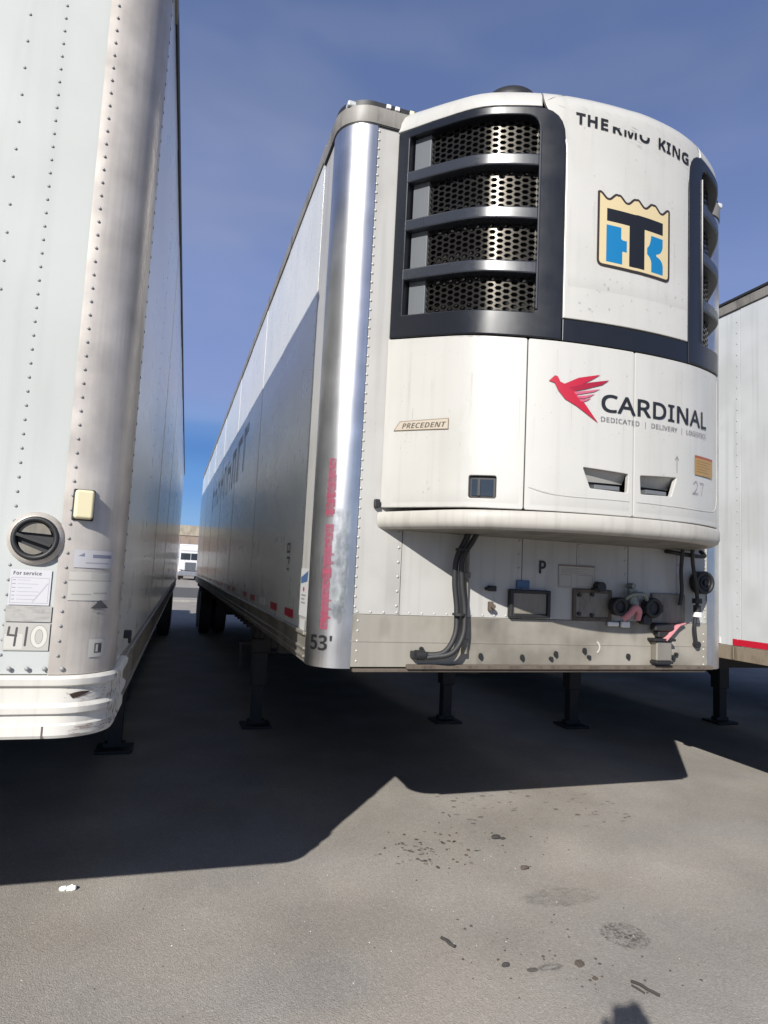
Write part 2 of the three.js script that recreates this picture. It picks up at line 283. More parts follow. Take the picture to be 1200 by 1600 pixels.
// ================================================================ the middle trailer
const W2 = 2.6, H2 = 4.17, YB = 1.14, RP = 0.165, L2 = 16.15;
const mid = thing('refrigerated_trailer', 'long white trailer in the middle with polished corner posts marked 53\' behind the cooling unit', 'trailer', [0, 0, 0], 0.0135);
{
  const t = mid, r = RP;
  const path = outline(W2, r, 0.45);
  part('body', [bx(0.05, W2 - 0.05, YB + 0.03, H2 - 0.06, -L2 + 0.05, -r - 0.02), bx(r, W2 - r, YB + 0.03, H2 - 0.06, -r - 0.02, -0.03)], M.void, t);
  part('roof', bx(0.02, W2 - 0.02, H2 - 0.045, H2 - 0.01, -L2, -0.03, 0.01), M.thirdWhite, t);
  // front sheets between the riveted joints
  const seams = [r + 0.012, 0.434, 0.787, 1.14, 1.49, 1.84, 2.19, W2 - r - 0.012];
  for (let i = 0; i + 1 < seams.length; i++) part('front_panel', bx(seams[i] + 0.0015, seams[i + 1] - 0.0015, 1.413, 4.03, -0.03, (i % 2) * 0.002, 0.002), M.frontWhite, t);
  part('lower_front_panel', [bx(r + 0.012, W2 - r - 0.012, 1.15, 1.412, -0.03, 0.006, 0.003), bx(r + 0.012, W2 - r - 0.012, 1.275, 1.28, 0.005, 0.0085, 0.001)], M.greyBand, t);
  const rv = [];
  for (let i = 1; i < seams.length - 1; i++) for (let y = 1.46; y < 4.0; y += 0.075) rv.push([seams[i] + (i % 2 ? -0.018 : 0.018), y, 0.002]);
  for (const x of [r + 0.03, W2 - r - 0.03]) for (let y = 1.45; y < 4.02; y += 0.05) rv.push([x, y, 0.001]);
  stuff(part('front_rivets', rivets(rv, 0.0075), M.rivetLight, t));
  const rb = []; for (let x = 0.21; x < 2.42; x += 0.07) rb.push([x, 1.425, 0.001]); for (let i = 0; i < 5; i++) { rb.push([0.215, 1.18 + i * 0.05, 0.006]); rb.push([W2 - 0.21, 1.17 + i * 0.045, 0.006]); }
  stuff(part('lower_rivets', rivets(rb, 0.0066), M.rivetLight, t));
  // polished corner posts: a quarter round with a flat lip on each face
  for (const s of [0, 1]) {
    const n = path.length / 2, p = s ? path.slice(n).map((q) => ({ ...q })) : path.slice(0, n).map((q) => ({ ...q }));
    if (!s) { p[0] = { ...p[0], z: -r - 0.03 }; p.push({ x: r + 0.02, z: 0, nx: 0, nz: 1 }); } else { p[p.length - 1] = { ...p[p.length - 1], z: -r - 0.03 }; p.unshift({ x: W2 - r - 0.02, z: 0, nx: 0, nz: 1 }); }
    part('corner_post', sweep(p, flat(0.012, YB + 0.002, 4.028, 0.007), true, 0.5), M.chrome, t, s ? undefined : 'polished metal corner post with pink lettering');
  }
  // top rail with its corner casting, the dark joint and the bright cap above it
  part('top_rail', sweep(path, [[-0.03, 4.034], [0.012, 4.034], [0.014, 4.04], [0.014, 4.125], [0.008, 4.132], [-0.03, 4.132]], true, 0.5), M.railPaint, t);
  part('post_joint', sweep(path, flat(0.03, 4.026, 4.036, 0.009), true, 0.5), M.black, t);
  part('roof_seal', sweep(path, flat(0.05, 4.13, 4.162, 0.004), true, 0.5), M.black, t);
  part('roof_cap', sweep(path, [[-0.05, 4.16], [-0.012, 4.162], [-0.02, 4.176], [-0.05, 4.18]], true, 0.9), M.chrome, t);
  for (const x of [0.225, 0.275, 0.36]) part('marker_light', bx(x, x + 0.026, 4.134, 4.158, 0.0, 0.016, 0.004), x > 0.3 ? M.cream : M.whiteTape, t);
  // sides
  for (const [x, s] of [[0, -1], [W2, 1]]) {
    sidePanels(t, x, s, 1.3, 4.073, -0.47, L2, 1.22, M.sideWhite, 0.005);
    part('front_side_panel', s < 0 ? bx(0.001, 0.03, 1.3, 4.03, -0.466, -r - 0.03, 0.002) : bx(x - 0.03, x - 0.001, 1.3, 4.03, -0.466, -r - 0.03, 0.002), M.frontWhite, t);
    const o = (a) => (s < 0 ? [x - a, x + 0.03] : [x - 0.03, x + a]);
    part('bottom_rail', [bx(...o(0.004), 1.142, 1.3, -L2, -r - 0.03, 0.003), bx(...o(0.014), 1.165, 1.18, -L2, -r - 0.05, 0.004), bx(...o(0.014), 1.205, 1.22, -L2, -r - 0.05, 0.004), bx(...o(0.018), 1.28, 1.3, -L2, -r - 0.05, 0.005)], M.rail, t);
    part('side_top_rail', bx(...o(0.008), 4.075, 4.165, -L2, -0.45, 0.006), M.railPaint, t);
    let k = 0; for (let z = -0.62; z > -15; z -= 0.62) { part('reflective_tape', bx(...(s < 0 ? [x - 0.0015, x + 0.001] : [x - 0.001, x + 0.0015]), 1.335, 1.385, z - 0.3, z), k++ % 3 === 2 ? M.whiteTape : M.redTape, t); }
  }
  part('rear_frame', [bx(0, 0.08, YB, H2 - 0.01, -L2 - 0.06, -L2), bx(W2 - 0.08, W2, YB, H2 - 0.01, -L2 - 0.06, -L2), bx(0.08, W2 - 0.08, H2 - 0.12, H2 - 0.01, -L2 - 0.06, -L2), bx(0.08, W2 - 0.08, YB - 0.02, YB + 0.14, -L2 - 0.06, -L2)], M.rail, t);
  for (const x of [0.08, W2 / 2 + 0.003]) part('rear_door', bx(x, x + W2 / 2 - 0.085, YB + 0.142, H2 - 0.122, -L2 - 0.05, -L2 + 0.01, 0.01), M.sideWhite, t);
  part('front_sill', [bx(0.48, 2.44, 1.142, 1.166, 0.004, 0.03, 0.004), bx(0.2, W2 - 0.2, 1.125, 1.143, -0.1, 0.012, 0.004)], M.rust, t);
  runningGear(t, W2, YB, -3.7, L2);

  // ------- fittings on the front wall
  part('bolts', [[0.56, 1.245], [0.9, 1.21], [1.15, 1.205], [1.33, 1.2], [1.36, 1.225], [1.545, 1.245], [1.575, 1.21], [1.84, 1.215], [2.16, 1.21], [2.18, 1.23]].map(([x, y], i) => { const g = cyl(0.011, 0.02, 0, 0, 0, 'z', 8); if (i % 3) g.scale(1, 1.5, 1); return g.translate(x, y, 0.012); }), M.black, t);
  // two hoses from the cooling unit, sweeping down to the sill, and a straight conduit beside them
  for (const [dx, dz] of [[0, 0], [0.035, 0.02]]) part('hose', tube([[0.79 + dx, 1.9, 0.1 + dz], [0.755 + dx, 1.82, 0.085 + dz], [0.715 + dx * 0.7, 1.72, 0.07 + dz], [0.712 + dx * 0.9, 1.6, 0.06 + dz], [0.73 + dx, 1.45, 0.06 + dz], [0.72 + dx, 1.32, 0.07 + dz], [0.66 + dx, 1.235, 0.075 + dz], [0.56 + dx * 0.5, 1.215 - dz * 0.5, 0.04 + dz * 0.5]], 0.0145, 60, 10), M.rubber, t);
  part('hose_clamp', [[0.733, 1.765, 0.09], [0.735, 1.43, 0.075]].map(([x, y, z]) => cyl(0.034, 0.012, x, y, z, 'y', 18)), M.steel, t);
  part('hose_fitting', [cyl(0.026, 0.05, 0.54, 1.217, 0.045, 'x', 14), cyl(0.019, 0.03, 0.575, 1.215, 0.045, 'x', 14), bx(0.5, 0.525, 1.2, 1.235, 0.006, 0.05, 0.004)], M.black, t);
  part('conduit', [cyl(0.011, 0.62, 0.795, 1.56, 0.03, 'y', 10), bx(0.778, 0.812, 1.62, 1.65, 0.002, 0.045, 0.004), bx(0.778, 0.812, 1.27, 1.3, 0.006, 0.045, 0.004), cyl(0.018, 0.06, 0.795, 1.255, 0.03, 'y', 10)], M.greyPlate, t);
  part('bracket', [bx(0.93, 0.975, 1.555, 1.585, 0.002, 0.03, 0.005), bx(0.915, 0.94, 1.56, 1.575, 0.002, 0.05, 0.003)], M.black, t);
  part('bracket', [bx(0.935, 0.96, 1.45, 1.5, 0.002, 0.03, 0.005), cyl(0.012, 0.04, 0.95, 1.475, 0.03, 'z', 10)], M.rust, t);
  const frame = (x0, x1, y0, y1, w, d) => [bx(x0, x0 + w, y0, y1, 0.002, d, 0.006), bx(x1 - w, x1, y0, y1, 0.002, d, 0.006), bx(x0 + w - 0.002, x1 - w + 0.002, y1 - w, y1, 0.002, d - 0.001, 0.006), bx(x0 + w - 0.002, x1 - w + 0.002, y0, y0 + w, 0.002, d - 0.001, 0.006)];
  const b1 = part('socket_box', frame(1.055, 1.305, 1.42, 1.572, 0.02, 0.04), M.black, t);
  part('cover', bx(1.073, 1.287, 1.438, 1.556, 0.004, 0.026, 0.006), M.greyPlate, b1);
  part('blue_label', bx(1.105, 1.185, 1.577, 1.622, 0.002, 0.012, 0.003), M.blueLabel, t);
  const b2 = part('mounting_plate', frame(1.462, 1.72, 1.412, 1.59, 0.022, 0.02), M.rust, t);
  part('plate', bx(1.482, 1.7, 1.432, 1.57, 0.003, 0.014, 0.002), M.greyPlate, b2);
  for (const [x, y] of [[1.5, 1.45], [1.5, 1.555], [1.585, 1.445], [1.585, 1.56]]) part('bolt', cyl(0.011, 0.014, x, y, 0.02, 'z', 8), M.black, b2);
  part('hook', [cyl(0.028, 0.05, 1.625, 1.607, 0.03, 'z', 14), bx(1.585, 1.625, 1.585, 1.6, 0.004, 0.05, 0.006)], M.black, t);
  // air couplings in the middle of the tangle
  const hand = (x, y, s) => [cyl(0.052 * s, 0.035, x, y, 0.05, 'z', 20), new THREE.TorusGeometry(0.042 * s, 0.012, 8, 20).translate(x, y, 0.072), cyl(0.02, 0.06, x, y, 0.04, 'z', 12), bx(x - 0.02, x + 0.075 * s, y - 0.028, y + 0.022, 0.03, 0.06, 0.008)];
  part('air_coupling', hand(1.735, 1.5, 1), M.black, t);
  part('air_coupling', hand(1.965, 1.5, 1.12), M.black, t);
  part('valve', [cyl(0.03, 0.08, 1.835, 1.56, 0.05, 'y', 12), bx(1.815, 1.86, 1.49, 1.54, 0.004, 0.08, 0.01), cyl(0.016, 0.05, 1.83, 1.62, 0.045, 'z', 10), tube([[1.77, 1.53, 0.05], [1.8, 1.57, 0.09], [1.87, 1.575, 0.1], [1.93, 1.54, 0.06]], 0.012, 16, 8)], M.oldBrass, t);
  part('rag', tube([[1.755, 1.43, 0.07], [1.79, 1.47, 0.095], [1.815, 1.5, 0.1], [1.85, 1.475, 0.09], [1.85, 1.43, 0.075]], 0.018, 20, 7), M.pink, t, 'faded pink strap looped over the air coupling');
  part('hanging_tag', [bx(1.69, 1.765, 1.385, 1.412, 0.012, 0.03, 0.008), bx(1.78, 1.84, 1.38, 1.415, 0.012, 0.03, 0.006)], M.whiteTape, t);
  part('cover_plate', [bx(2.0, 2.24, 1.41, 1.585, 0.003, 0.02, 0.006)], M.greyPlate, t);
  part('lower_coupling', [bx(1.99, 2.13, 1.365, 1.41, 0.01, 0.06, 0.012), bx(2.02, 2.1, 1.325, 1.37, 0.01, 0.05, 0.012), cyl(0.03, 0.05, 1.93, 1.43, 0.04, 'z', 12)], M.black, t);
  part('strap', [bar([2.16, 1.405, 0.04], [2.05, 1.315, 0.055], 0.05, 0.006), bar([2.22, 1.415, 0.02], [2.15, 1.4, 0.042], 0.045, 0.006)], M.pink, t, 'faded pink strap hanging from the lower coupling');
  const nb = part('light_box', bx(2.0, 2.11, 1.195, 1.31, 0.006, 0.06, 0.01), M.rail, t);
  part('lid', [bx(1.975, 2.125, 1.31, 1.325, 0.006, 0.075, 0.004), bx(1.995, 2.115, 1.18, 1.196, 0.006, 0.066, 0.004)], M.black, nb);
  part('cable', tube([[2.13, 1.9, 0.12], [2.16, 1.82, 0.08], [2.17, 1.72, 0.06], [2.185, 1.6, 0.05], [2.18, 1.52, 0.04]], 0.011, 30, 8), M.rubber, t);
  part('cable', tube([[2.2, 1.9, 0.12], [2.225, 1.8, 0.09], [2.25, 1.7, 0.08], [2.275, 1.62, 0.07], [2.29, 1.52, 0.06], [2.28, 1.4, 0.05], [2.31, 1.3, 0.03]], 0.011, 40, 8), M.rubber, t);
  part('cable_clip', [cyl(0.02, 0.03, 2.325, 1.29, 0.02, 'z', 12)], M.black, t);
  part('grab_handle', [tube([[2.09, 1.835, 0.02], [2.1, 1.83, 0.06], [2.14, 1.825, 0.07], [2.3, 1.815, 0.07], [2.345, 1.82, 0.06], [2.35, 1.85, 0.02]], 0.012, 30, 8)], M.black, t);
  part('round_cap', [cyl(0.068, 0.05, 2.345, 1.66, 0.035, 'z', 28), new THREE.TorusGeometry(0.058, 0.012, 8, 28).translate(2.345, 1.66, 0.06), new THREE.TorusGeometry(0.032, 0.007, 8, 24).translate(2.345, 1.66, 0.062), cyl(0.016, 0.02, 2.345, 1.66, 0.065, 'z', 12)], M.black, t);
  part('connector', [cyl(0.022, 0.05, 2.29, 1.5, 0.06, 'y', 14), cyl(0.028, 0.03, 2.29, 1.55, 0.06, 'y', 14)], M.black, t);
  part('connector_ring', [cyl(0.026, 0.028, 2.29, 1.47, 0.06, 'y', 14)], M.whiteTape, t);

  // ------- print and stickers on the trailer
  part('letter', plate(1.215, 1.315, 1.65, 1.755, 0.0045), decal(canvasTex(128, 128, (x, w, h) => { x.clearRect(0, 0, w, h); x.fillStyle = '#141414'; x.font = 'bold 122px sans-serif'; x.textAlign = 'center'; x.textBaseline = 'middle'; x.fillText('P', w / 2, h / 2 + 4); })), t);
  part('notice', plate(1.37, 1.61, 1.592, 1.722, 0.005), decal(canvasTex(256, 140, (x, w, h) => { x.fillStyle = '#cfccc4'; x.fillRect(0, 0, w, h); x.fillStyle = '#8a6a52'; x.fillRect(0, 0, w, 9); x.strokeStyle = '#a5a29a'; x.lineWidth = 3; x.strokeRect(2, 2, w - 4, h - 4); x.strokeRect(10, 60, 80, 70); x.strokeRect(130, 60, 110, 70); const q = rng(3); x.fillStyle = '#b0aca4'; for (let i = 0; i < 5; i++) x.fillRect(14, 20 + i * 7, 120 + q() * 100, 3); })), t);
  part('curved_mark', plate(1.60, 1.66, 1.22, 1.31, 0.0095), decal(canvasTex(64, 96, (x, w, h) => { x.clearRect(0, 0, w, h); x.strokeStyle = '#e4e0d4'; x.lineWidth = 12; x.beginPath(); x.arc(14, 48, 36, -1.1, 1.1); x.stroke(); })), t);
  // the lettering on the near post follows its curve
  const postPatch = (a0, a1, y0, y1, o = 0.0085) => { const p = []; const n = 10; for (let i = 0; i <= n; i++) { const a = lerp(a0, a1, i / n) * Math.PI / 180; p.push({ x: r - r * Math.cos(a), z: -r + r * Math.sin(a), nx: -Math.cos(a), nz: Math.sin(a) }); } const g = sweep(p, [[o, y0], [o, y1]], false, 1.2); const uv = g.attributes.uv; const len = r * (a1 - a0) * Math.PI / 180; let s = 0; for (let i = 0; i < uv.count; i++) s = Math.max(s, uv.getX(i)); for (let i = 0; i < uv.count; i++) uv.setXY(i, uv.getX(i) / s, (uv.getY(i) - y0) / (y1 - y0)); return g; };
  part('number', postPatch(17, 76, 1.212, 1.322), decal(canvasTex(256, 160, (x, w, h) => { x.clearRect(0, 0, w, h); x.fillStyle = '#15171a'; x.font = 'bold 150px sans-serif'; x.textBaseline = 'middle'; x.textAlign = 'left'; x.fillText('53\'', 10, h / 2 + 8); })), t);
  part('vertical_lettering', postPatch(36, 60, 1.33, 2.2), decal(canvasTex(64, 512, (x, w, h) => { // worn pink stencil letters, one above the other, no longer legible
    x.clearRect(0, 0, w, h); const q = rng(29); const rows = [[4, 168], [204, 330], [340, 500]];
    for (const [a, b] of rows) for (let y = a; y < b; y += 25) {
      x.strokeStyle = q() > 0.4 ? 'rgba(176,66,98,0.6)' : 'rgba(170,90,116,0.55)'; x.lineWidth = 8 + q() * 4; const k = Math.floor(q() * 4), l = 14, rr = 50, m = y + 20;
      x.beginPath(); if (k === 0) { x.moveTo(l, y + 2); x.lineTo(rr, y + 2); x.lineTo(rr, m); x.moveTo(l, y + 10); x.lineTo(l, m); } else if (k === 1) { x.arc(32, y + 10, 13, 0, 5.2); } else if (k === 2) { x.moveTo(l, m - 2); x.lineTo(rr, y + 12); x.lineTo(l, y + 3); x.moveTo(l + 8, y); x.lineTo(rr, y); } else { x.moveTo(l, y + 11); x.lineTo(rr, y + 11); x.moveTo(l, y + 2); x.lineTo(l, m); x.moveTo(rr, y + 1); x.lineTo(rr, m - 4); } x.stroke();
      x.fillStyle = 'rgba(180,90,114,0.42)'; x.fillRect(13, y - 2, 37, 26);
    }
  })), t);
  part('post_smear', postPatch(56, 86, 1.35, 2.0, 0.0078), decal(canvasTex(64, 512, (x, w, h) => { x.clearRect(0, 0, w, h); const q = rng(77); for (let i = 0; i < 240; i++) { const y = 60 + q() * 420, a = 0.03 + 0.12 * q(); x.fillStyle = q() > 0.5 ? `rgba(215,222,224,${a * 0.8})` : `rgba(90,100,108,${a * 0.8})`; x.beginPath(); x.ellipse(8 + q() * 48, y, 3 + q() * 12, 6 + q() * 30, 0, 0, 7); x.fill(); } }), 0.7), t);
  // small stickers low on the front side panel, in the left wall's plane
  const sideDecal = (z0, z1, y0, y1, tx, name) => { const g = new THREE.PlaneGeometry(z1 - z0, y1 - y0); g.rotateY(-Math.PI / 2); g.translate(-0.0022, (y0 + y1) / 2, (z0 + z1) / 2); part(name, g, decal(tx), t); };
  sideDecal(-0.445, -0.215, 1.37, 1.63, canvasTex(128, 256, (x, w, h) => { x.fillStyle = '#e8e9ea'; x.fillRect(0, 0, w, h); x.fillStyle = '#5577a8'; x.beginPath(); x.moveTo(10, 50); x.lineTo(118, 12); x.lineTo(110, 70); x.lineTo(14, 84); x.fill(); x.fillStyle = '#c05060'; x.beginPath(); x.arc(60, 112, 13, 0, 7); x.fill(); x.fillStyle = '#9a9a9a'; x.fillRect(30, 140, 66, 8); x.fillRect(30, 160, 50, 8); x.fillRect(30, 180, 60, 8); }), 'sticker');
  sideDecal(-0.38, -0.25, 1.3, 1.355, canvasTex(64, 32, (x, w, h) => { x.fillStyle = '#e6e8e8'; x.fillRect(0, 0, w, h); }), 'sticker');
  sideDecal(-10.4, -3.5, 2.6, 3.3, canvasTex(1024, 128, (x, w, h) => { // ghost of old lettering taken off the side, no longer legible
    x.clearRect(0, 0, w, h); const q = rng(303); for (let i = 0; i < 9; i++) { const a = 40 + i * 106; x.fillStyle = `rgba(74,98,140,${0.3 + 0.25 * q()})`; x.fillRect(a, 14 + q() * 14, 16 + q() * 10, 92); x.fillRect(a + 8, 16 + q() * 60, 40 + q() * 36, 14 + q() * 8); if (q() > 0.4) x.fillRect(a + 52 + q() * 16, 30 + q() * 20, 14, 60 + q() * 16); } }), 'faded_lettering');
  sideDecal(-1.0, -0.8, 1.6, 1.8, canvasTex(64, 96, (x, w, h) => { x.clearRect(0, 0, w, h); x.strokeStyle = '#5d5560'; x.lineWidth = 6; x.strokeRect(18, 10, 28, 24); x.beginPath(); x.moveTo(16, 52); x.lineTo(48, 52); x.lineTo(40, 70); x.moveTo(22, 86); x.lineTo(48, 86); x.stroke(); }), 'small_print');
}

// ================================================================ the cooling unit on its nose
const UX = 1.32, K = 0.18;
const halfP = [[-1.02, 0], [-0.965, 0.09], [-0.87, 0.25], [-0.735, 0.44]], halfF = [[-0.735, 0.44], [-0.6, 0.53], [-0.4, 0.615], [-0.2, 0.655], [0, 0.668]];
const prof = []; // points along the plan outline: x from the centre, z from the wall, s along it from the centre
{
  const half = [...halfP, ...halfF.slice(1)], ctrl = [...half, ...half.slice(0, -1).reverse().map(([x, z]) => [-x, z])];
  const pts = new THREE.CatmullRomCurve3(ctrl.map(([x, z]) => new THREE.Vector3(x, 0, z)), false, 'centripetal').getPoints(360), left = pts.slice(0, 181); left[180].x = 0;
  const all = [...left, ...left.slice(0, -1).reverse().map((p) => new THREE.Vector3(-p.x, 0, p.z))];
  let s = 0; all.forEach((p, i) => { if (i) s += p.distanceTo(all[i - 1]); prof.push({ x: p.x, z: p.z, s }); }); const mid2 = s / 2; for (const p of prof) p.s -= mid2;
}
const SMAX = prof[prof.length - 1].s;
function atS(s) {
  s = clamp(s, -SMAX, SMAX); let i = 1; while (i < prof.length - 1 && prof[i].s < s) i++;
  const a = prof[i - 1], b = prof[i], t = (s - a.s) / (b.s - a.s); return [lerp(a.x, b.x, t), lerp(a.z, b.z, t)];
}
function sOf(x) { x -= UX; let i = 1; while (i < prof.length - 1 && prof[i].x < x) i++; const a = prof[i - 1], b = prof[i]; return lerp(a.s, b.s, (x - a.x) / (b.x - a.x)); }
const YTOP = 3.9, RT = 0.13;
function onUnit(s, y, off) { // a point on the unit's skin
  const [x, z] = atS(s), e = 0.012, [xa, za] = atS(s - e), [xb, zb] = atS(s + e); let tx = xb - xa, tz = zb - za; const l = Math.hypot(tx, tz); tx /= l; tz /= l;
  const nx = -tz, nz = tx;                               // outward, since s runs to the right
    let Y = y, inset = 0, oy = 0, on = 1;
  if (y > YTOP) { const a = Math.min((y - YTOP) / RT, Math.PI / 2); Y = YTOP + RT * Math.sin(a); inset = RT * (1 - Math.cos(a)) + Math.max(0, y - YTOP - RT * Math.PI / 2); on = Math.cos(a); oy = Math.sin(a); Y += Math.max(0, y - YTOP - RT * Math.PI / 2) * 0.08; }
  const f = Math.max(0, 1 - inset / 0.668), tilt = lerp(0.03, s > 0 ? lerp(K, -0.1, sstep(2.8, 3.7, y)) : K, sstep(2.0, 2.75, y)) * (0.655 - z);
  return [UX + x * (0.55 + 0.45 * f) - tz * off * on, Y + tilt + off * oy, z * f + tx * off * on + 0.002];
}
function frameAt(s, y, o) { const e = 0.022, P = (a, b, c) => new THREE.Vector3(...onUnit(a, b, c)); const tx = P(s + e, y, o).sub(P(s - e, y, o)).normalize(), ty = P(s, y + e, o).sub(P(s, y - e, o)).normalize(); const n = tx.clone().cross(ty).normalize(); return [tx, ty, n]; }
function wrap(geo, maxEdge = 0.045) { // bends a flat piece onto the unit's skin; the normals are bent with it
  geo = geo.index ? geo.toNonIndexed() : geo; geo = new TessellateModifier(maxEdge, 8).modify(geo);
  const p = geo.attributes.position, m = geo.attributes.normal;
  for (let i = 0; i < p.count; i++) {
    const s = p.getX(i), y = p.getY(i), o = p.getZ(i), [tx, ty, n] = frameAt(s, y, o), v = new THREE.Vector3().addScaledVector(tx, m.getX(i)).addScaledVector(ty, m.getY(i)).addScaledVector(n, m.getZ(i)).normalize();
    m.setXYZ(i, v.x, v.y, v.z); p.setXYZ(i, ...onUnit(s, y, o));
  }
  geo.deleteAttribute('uv'); return boxUV(geo);
}
function panelShape(pts, r = 0.012) { // polygon with rounded corners; pts in (s, y), [s, y, radius]
  const sh = new THREE.Shape(), n = pts.length;
  for (let i = 0; i < n; i++) {
    const p = pts[i], a = pts[(i + n - 1) % n], b = pts[(i + 1) % n], rr0 = p[2] ?? r, rr = rr0 < 0.0075 ? 0 : rr0, da = Math.hypot(a[0] - p[0], a[1] - p[1]), db = Math.hypot(b[0] - p[0], b[1] - p[1]);
    const A = [p[0] + (a[0] - p[0]) / da * rr, p[1] + (a[1] - p[1]) / da * rr], B = [p[0] + (b[0] - p[0]) / db * rr, p[1] + (b[1] - p[1]) / db * rr];
    if (i) sh.lineTo(...A); else sh.moveTo(...A); if (rr > 0) sh.quadraticCurveTo(p[0], p[1], ...B);
  }
  sh.closePath(); return sh;
}
const rectPts = (s0, s1, y0, y1) => [[s0, y0], [s1, y0], [s1, y1], [s0, y1]];
function skin(shape, o0 = -0.02, o1 = 0, bev = 0.004, me = 0.045) { // a shell piece between two depths with softened edges
  const g = new THREE.ExtrudeGeometry(shape, { depth: o1 - o0 - bev, bevelEnabled: true, bevelThickness: bev, bevelSize: bev, bevelOffset: -bev, bevelSegments: 2, steps: 1, curveSegments: 6 });
  g.translate(0, 0, o0); return wrap(g, me);
}
function unitDecal(s0, s1, y0, y1, off = 0.0035, drop = 0) { const g = new THREE.PlaneGeometry(s1 - s0, y1 - y0, Math.ceil((s1 - s0) / 0.02), 4); g.translate((s0 + s1) / 2, (y0 + y1) / 2, off); const p = g.attributes.position; for (let i = 0; i < p.count; i++) p.setXYZ(i, ...onUnit(p.getX(i), p.getY(i) - drop * (p.getX(i) - s0) / (s1 - s0), p.getZ(i))); g.computeVertexNormals(); return g; }

const unit = thing('refrigeration_unit', 'white and dark grey cooling unit with black grilles mounted on the middle trailer\'s front', 'refrigeration unit', [0, 0, 0], 0.0135);
{
  const t = unit, G = 0.002;
  { const g = new THREE.PlaneGeometry(2 * SMAX - 0.02, 1.95, 80, 20); g.translate(0, 2.93, -0.16); const p = g.attributes.position; for (let i = 0; i < p.count; i++) p.setXYZ(i, ...onUnit(p.getX(i), p.getY(i), p.getZ(i))); g.computeVertexNormals(); part('core', g, M.void, t); }
  const x1 = sOf(0.807), xc = sOf(1.33), x2 = sOf(2.035), yL0 = 1.94, yL1 = 2.735;
  // lower left side panel with the dark display window
  const A = panelShape(rectPts(-SMAX + 0.002, x1 - G, yL0, yL1));
  const win = [sOf(0.588), sOf(0.695), 1.985, 2.09]; A.holes.push(panelShape(rectPts(...win), 0.012));
  part('side_door', skin(A), M.unitWhite, t);
  const disp = part('display', skin(panelShape(rectPts(win[0] + 0.001, win[1] - 0.001, win[2] + 0.001, win[3] - 0.001), 0.012), -0.03, -0.018, 0.003), M.black, t);
  part('glass', skin(panelShape(rectPts(win[0] + 0.014, win[1] - 0.014, win[2] + 0.012, win[3] - 0.016), 0.004), -0.019, -0.013, 0.001), M.glass, disp);
  part('divider', skin(panelShape(rectPts(win[0] + 0.042, win[0] + 0.056, win[2] + 0.012, win[3] - 0.016), 0.002), -0.018, -0.008, 0.001), M.black, disp);
  // the two front doors with their hand recesses
  const rec = (m) => { const X = (v) => m < 0 ? sOf(v) : sOf(2.672 - v); const q = [[X(1.068), 2.153], [X(1.302), 2.14], [X(1.297), 2.052], [X(1.105), 2.058]]; return m < 0 ? q.reverse() : q; };
  const recB = (m) => { const X = (v) => m < 0 ? sOf(v) : sOf(2.672 - v); return { X }; };
  const door = (a, b, m) => { const s = panelShape(rectPts(a, b, yL0, yL1)); s.holes.push(panelShape(rec(m), 0.008)); const d = part('front_door', skin(s), M.unitWhite, t);
    const { X } = recB(m), lo = Math.min(X(1.06), X(1.31)), hi = Math.max(X(1.06), X(1.31));
    { // sloping white back of the recess, black slot and lip
      const g = new THREE.PlaneGeometry(hi - lo, 0.062, 12, 4); g.translate((lo + hi) / 2, 2.128, 0); const p = g.attributes.position; for (let i = 0; i < p.count; i++) { const y = p.getY(i); p.setXYZ(i, ...onUnit(p.getX(i), y, -0.018 - (2.16 - y) / 0.06 * 0.04)); } g.computeVertexNormals(); part('recess', boxUV(g.toNonIndexed()), M.unitWhite, d);
      const g2 = new THREE.PlaneGeometry(hi - lo, 0.064, 12, 2); g2.translate((lo + hi) / 2, 2.068, -0.07); const p2 = g2.attributes.position; for (let i = 0; i < p2.count; i++) p2.setXYZ(i, ...onUnit(p2.getX(i), p2.getY(i), p2.getZ(i))); g2.computeVertexNormals(); part('slot', g2, M.black, d);
      const L = m < 0 ? [X(1.1), X(1.29)] : [X(1.29), X(1.1)]; part('handle', skin(panelShape(rectPts(L[0] + 0.03, L[1] - 0.03, 2.058, 2.078), 0.006), -0.05, -0.008, 0.003), M.greyPlastic, d);
    }
    return d; };
  door(x1 + G, xc - G, -1); door(xc + G, x2 - G, 1);
  part('door_bead', wrap(new THREE.TubeGeometry(new THREE.CatmullRomCurve3([[x1 + 0.02, 2.045], [x1 + 0.12, 2.02], [xc - 0.02, 2.012]].map(([a, b]) => new THREE.Vector3(a, b, -0.0015))), 40, 0.004, 6)), M.unitWhite, t);
  part('door_bead', wrap(new THREE.TubeGeometry(new THREE.CatmullRomCurve3([[xc + 0.02, 2.012], [x2 - 0.16, 2.015], [x2 - 0.06, 2.03], [x2 - 0.025, 2.075], [x2 - 0.02, 2.2], [x2 - 0.02, 2.7]].map(([a, b]) => new THREE.Vector3(a, b, -0.0015))), 60, 0.004, 6)), M.unitWhite, t);
  part('end_panel', skin(panelShape(rectPts(x2 + G, SMAX - 0.002, yL0, yL1))), M.unitWhite, t);
  part('hinge', [bx(2.34, 2.385, 2.14, 2.2, 0.05, 0.1, 0.006), bx(2.335, 2.36, 2.02, 2.1, 0.06, 0.1, 0.006)], M.black, t);
  part('latch', [bx(0.265, 0.295, 1.955, 2.0, 0.004, 0.03, 0.006)], M.black, t);
  // pan along the bottom edge
  const pp = []; for (let i = 0; i <= 90; i++) { const s = lerp(-SMAX, SMAX, i / 90), [x, z] = atS(s), [xa, za] = atS(s - 0.012), [xb, zb] = atS(s + 0.012), l = Math.hypot(xb - xa, zb - za); pp.push({ x: UX + x, z: z + 0.002, nx: -(zb - za) / l, nz: (xb - xa) / l }); }
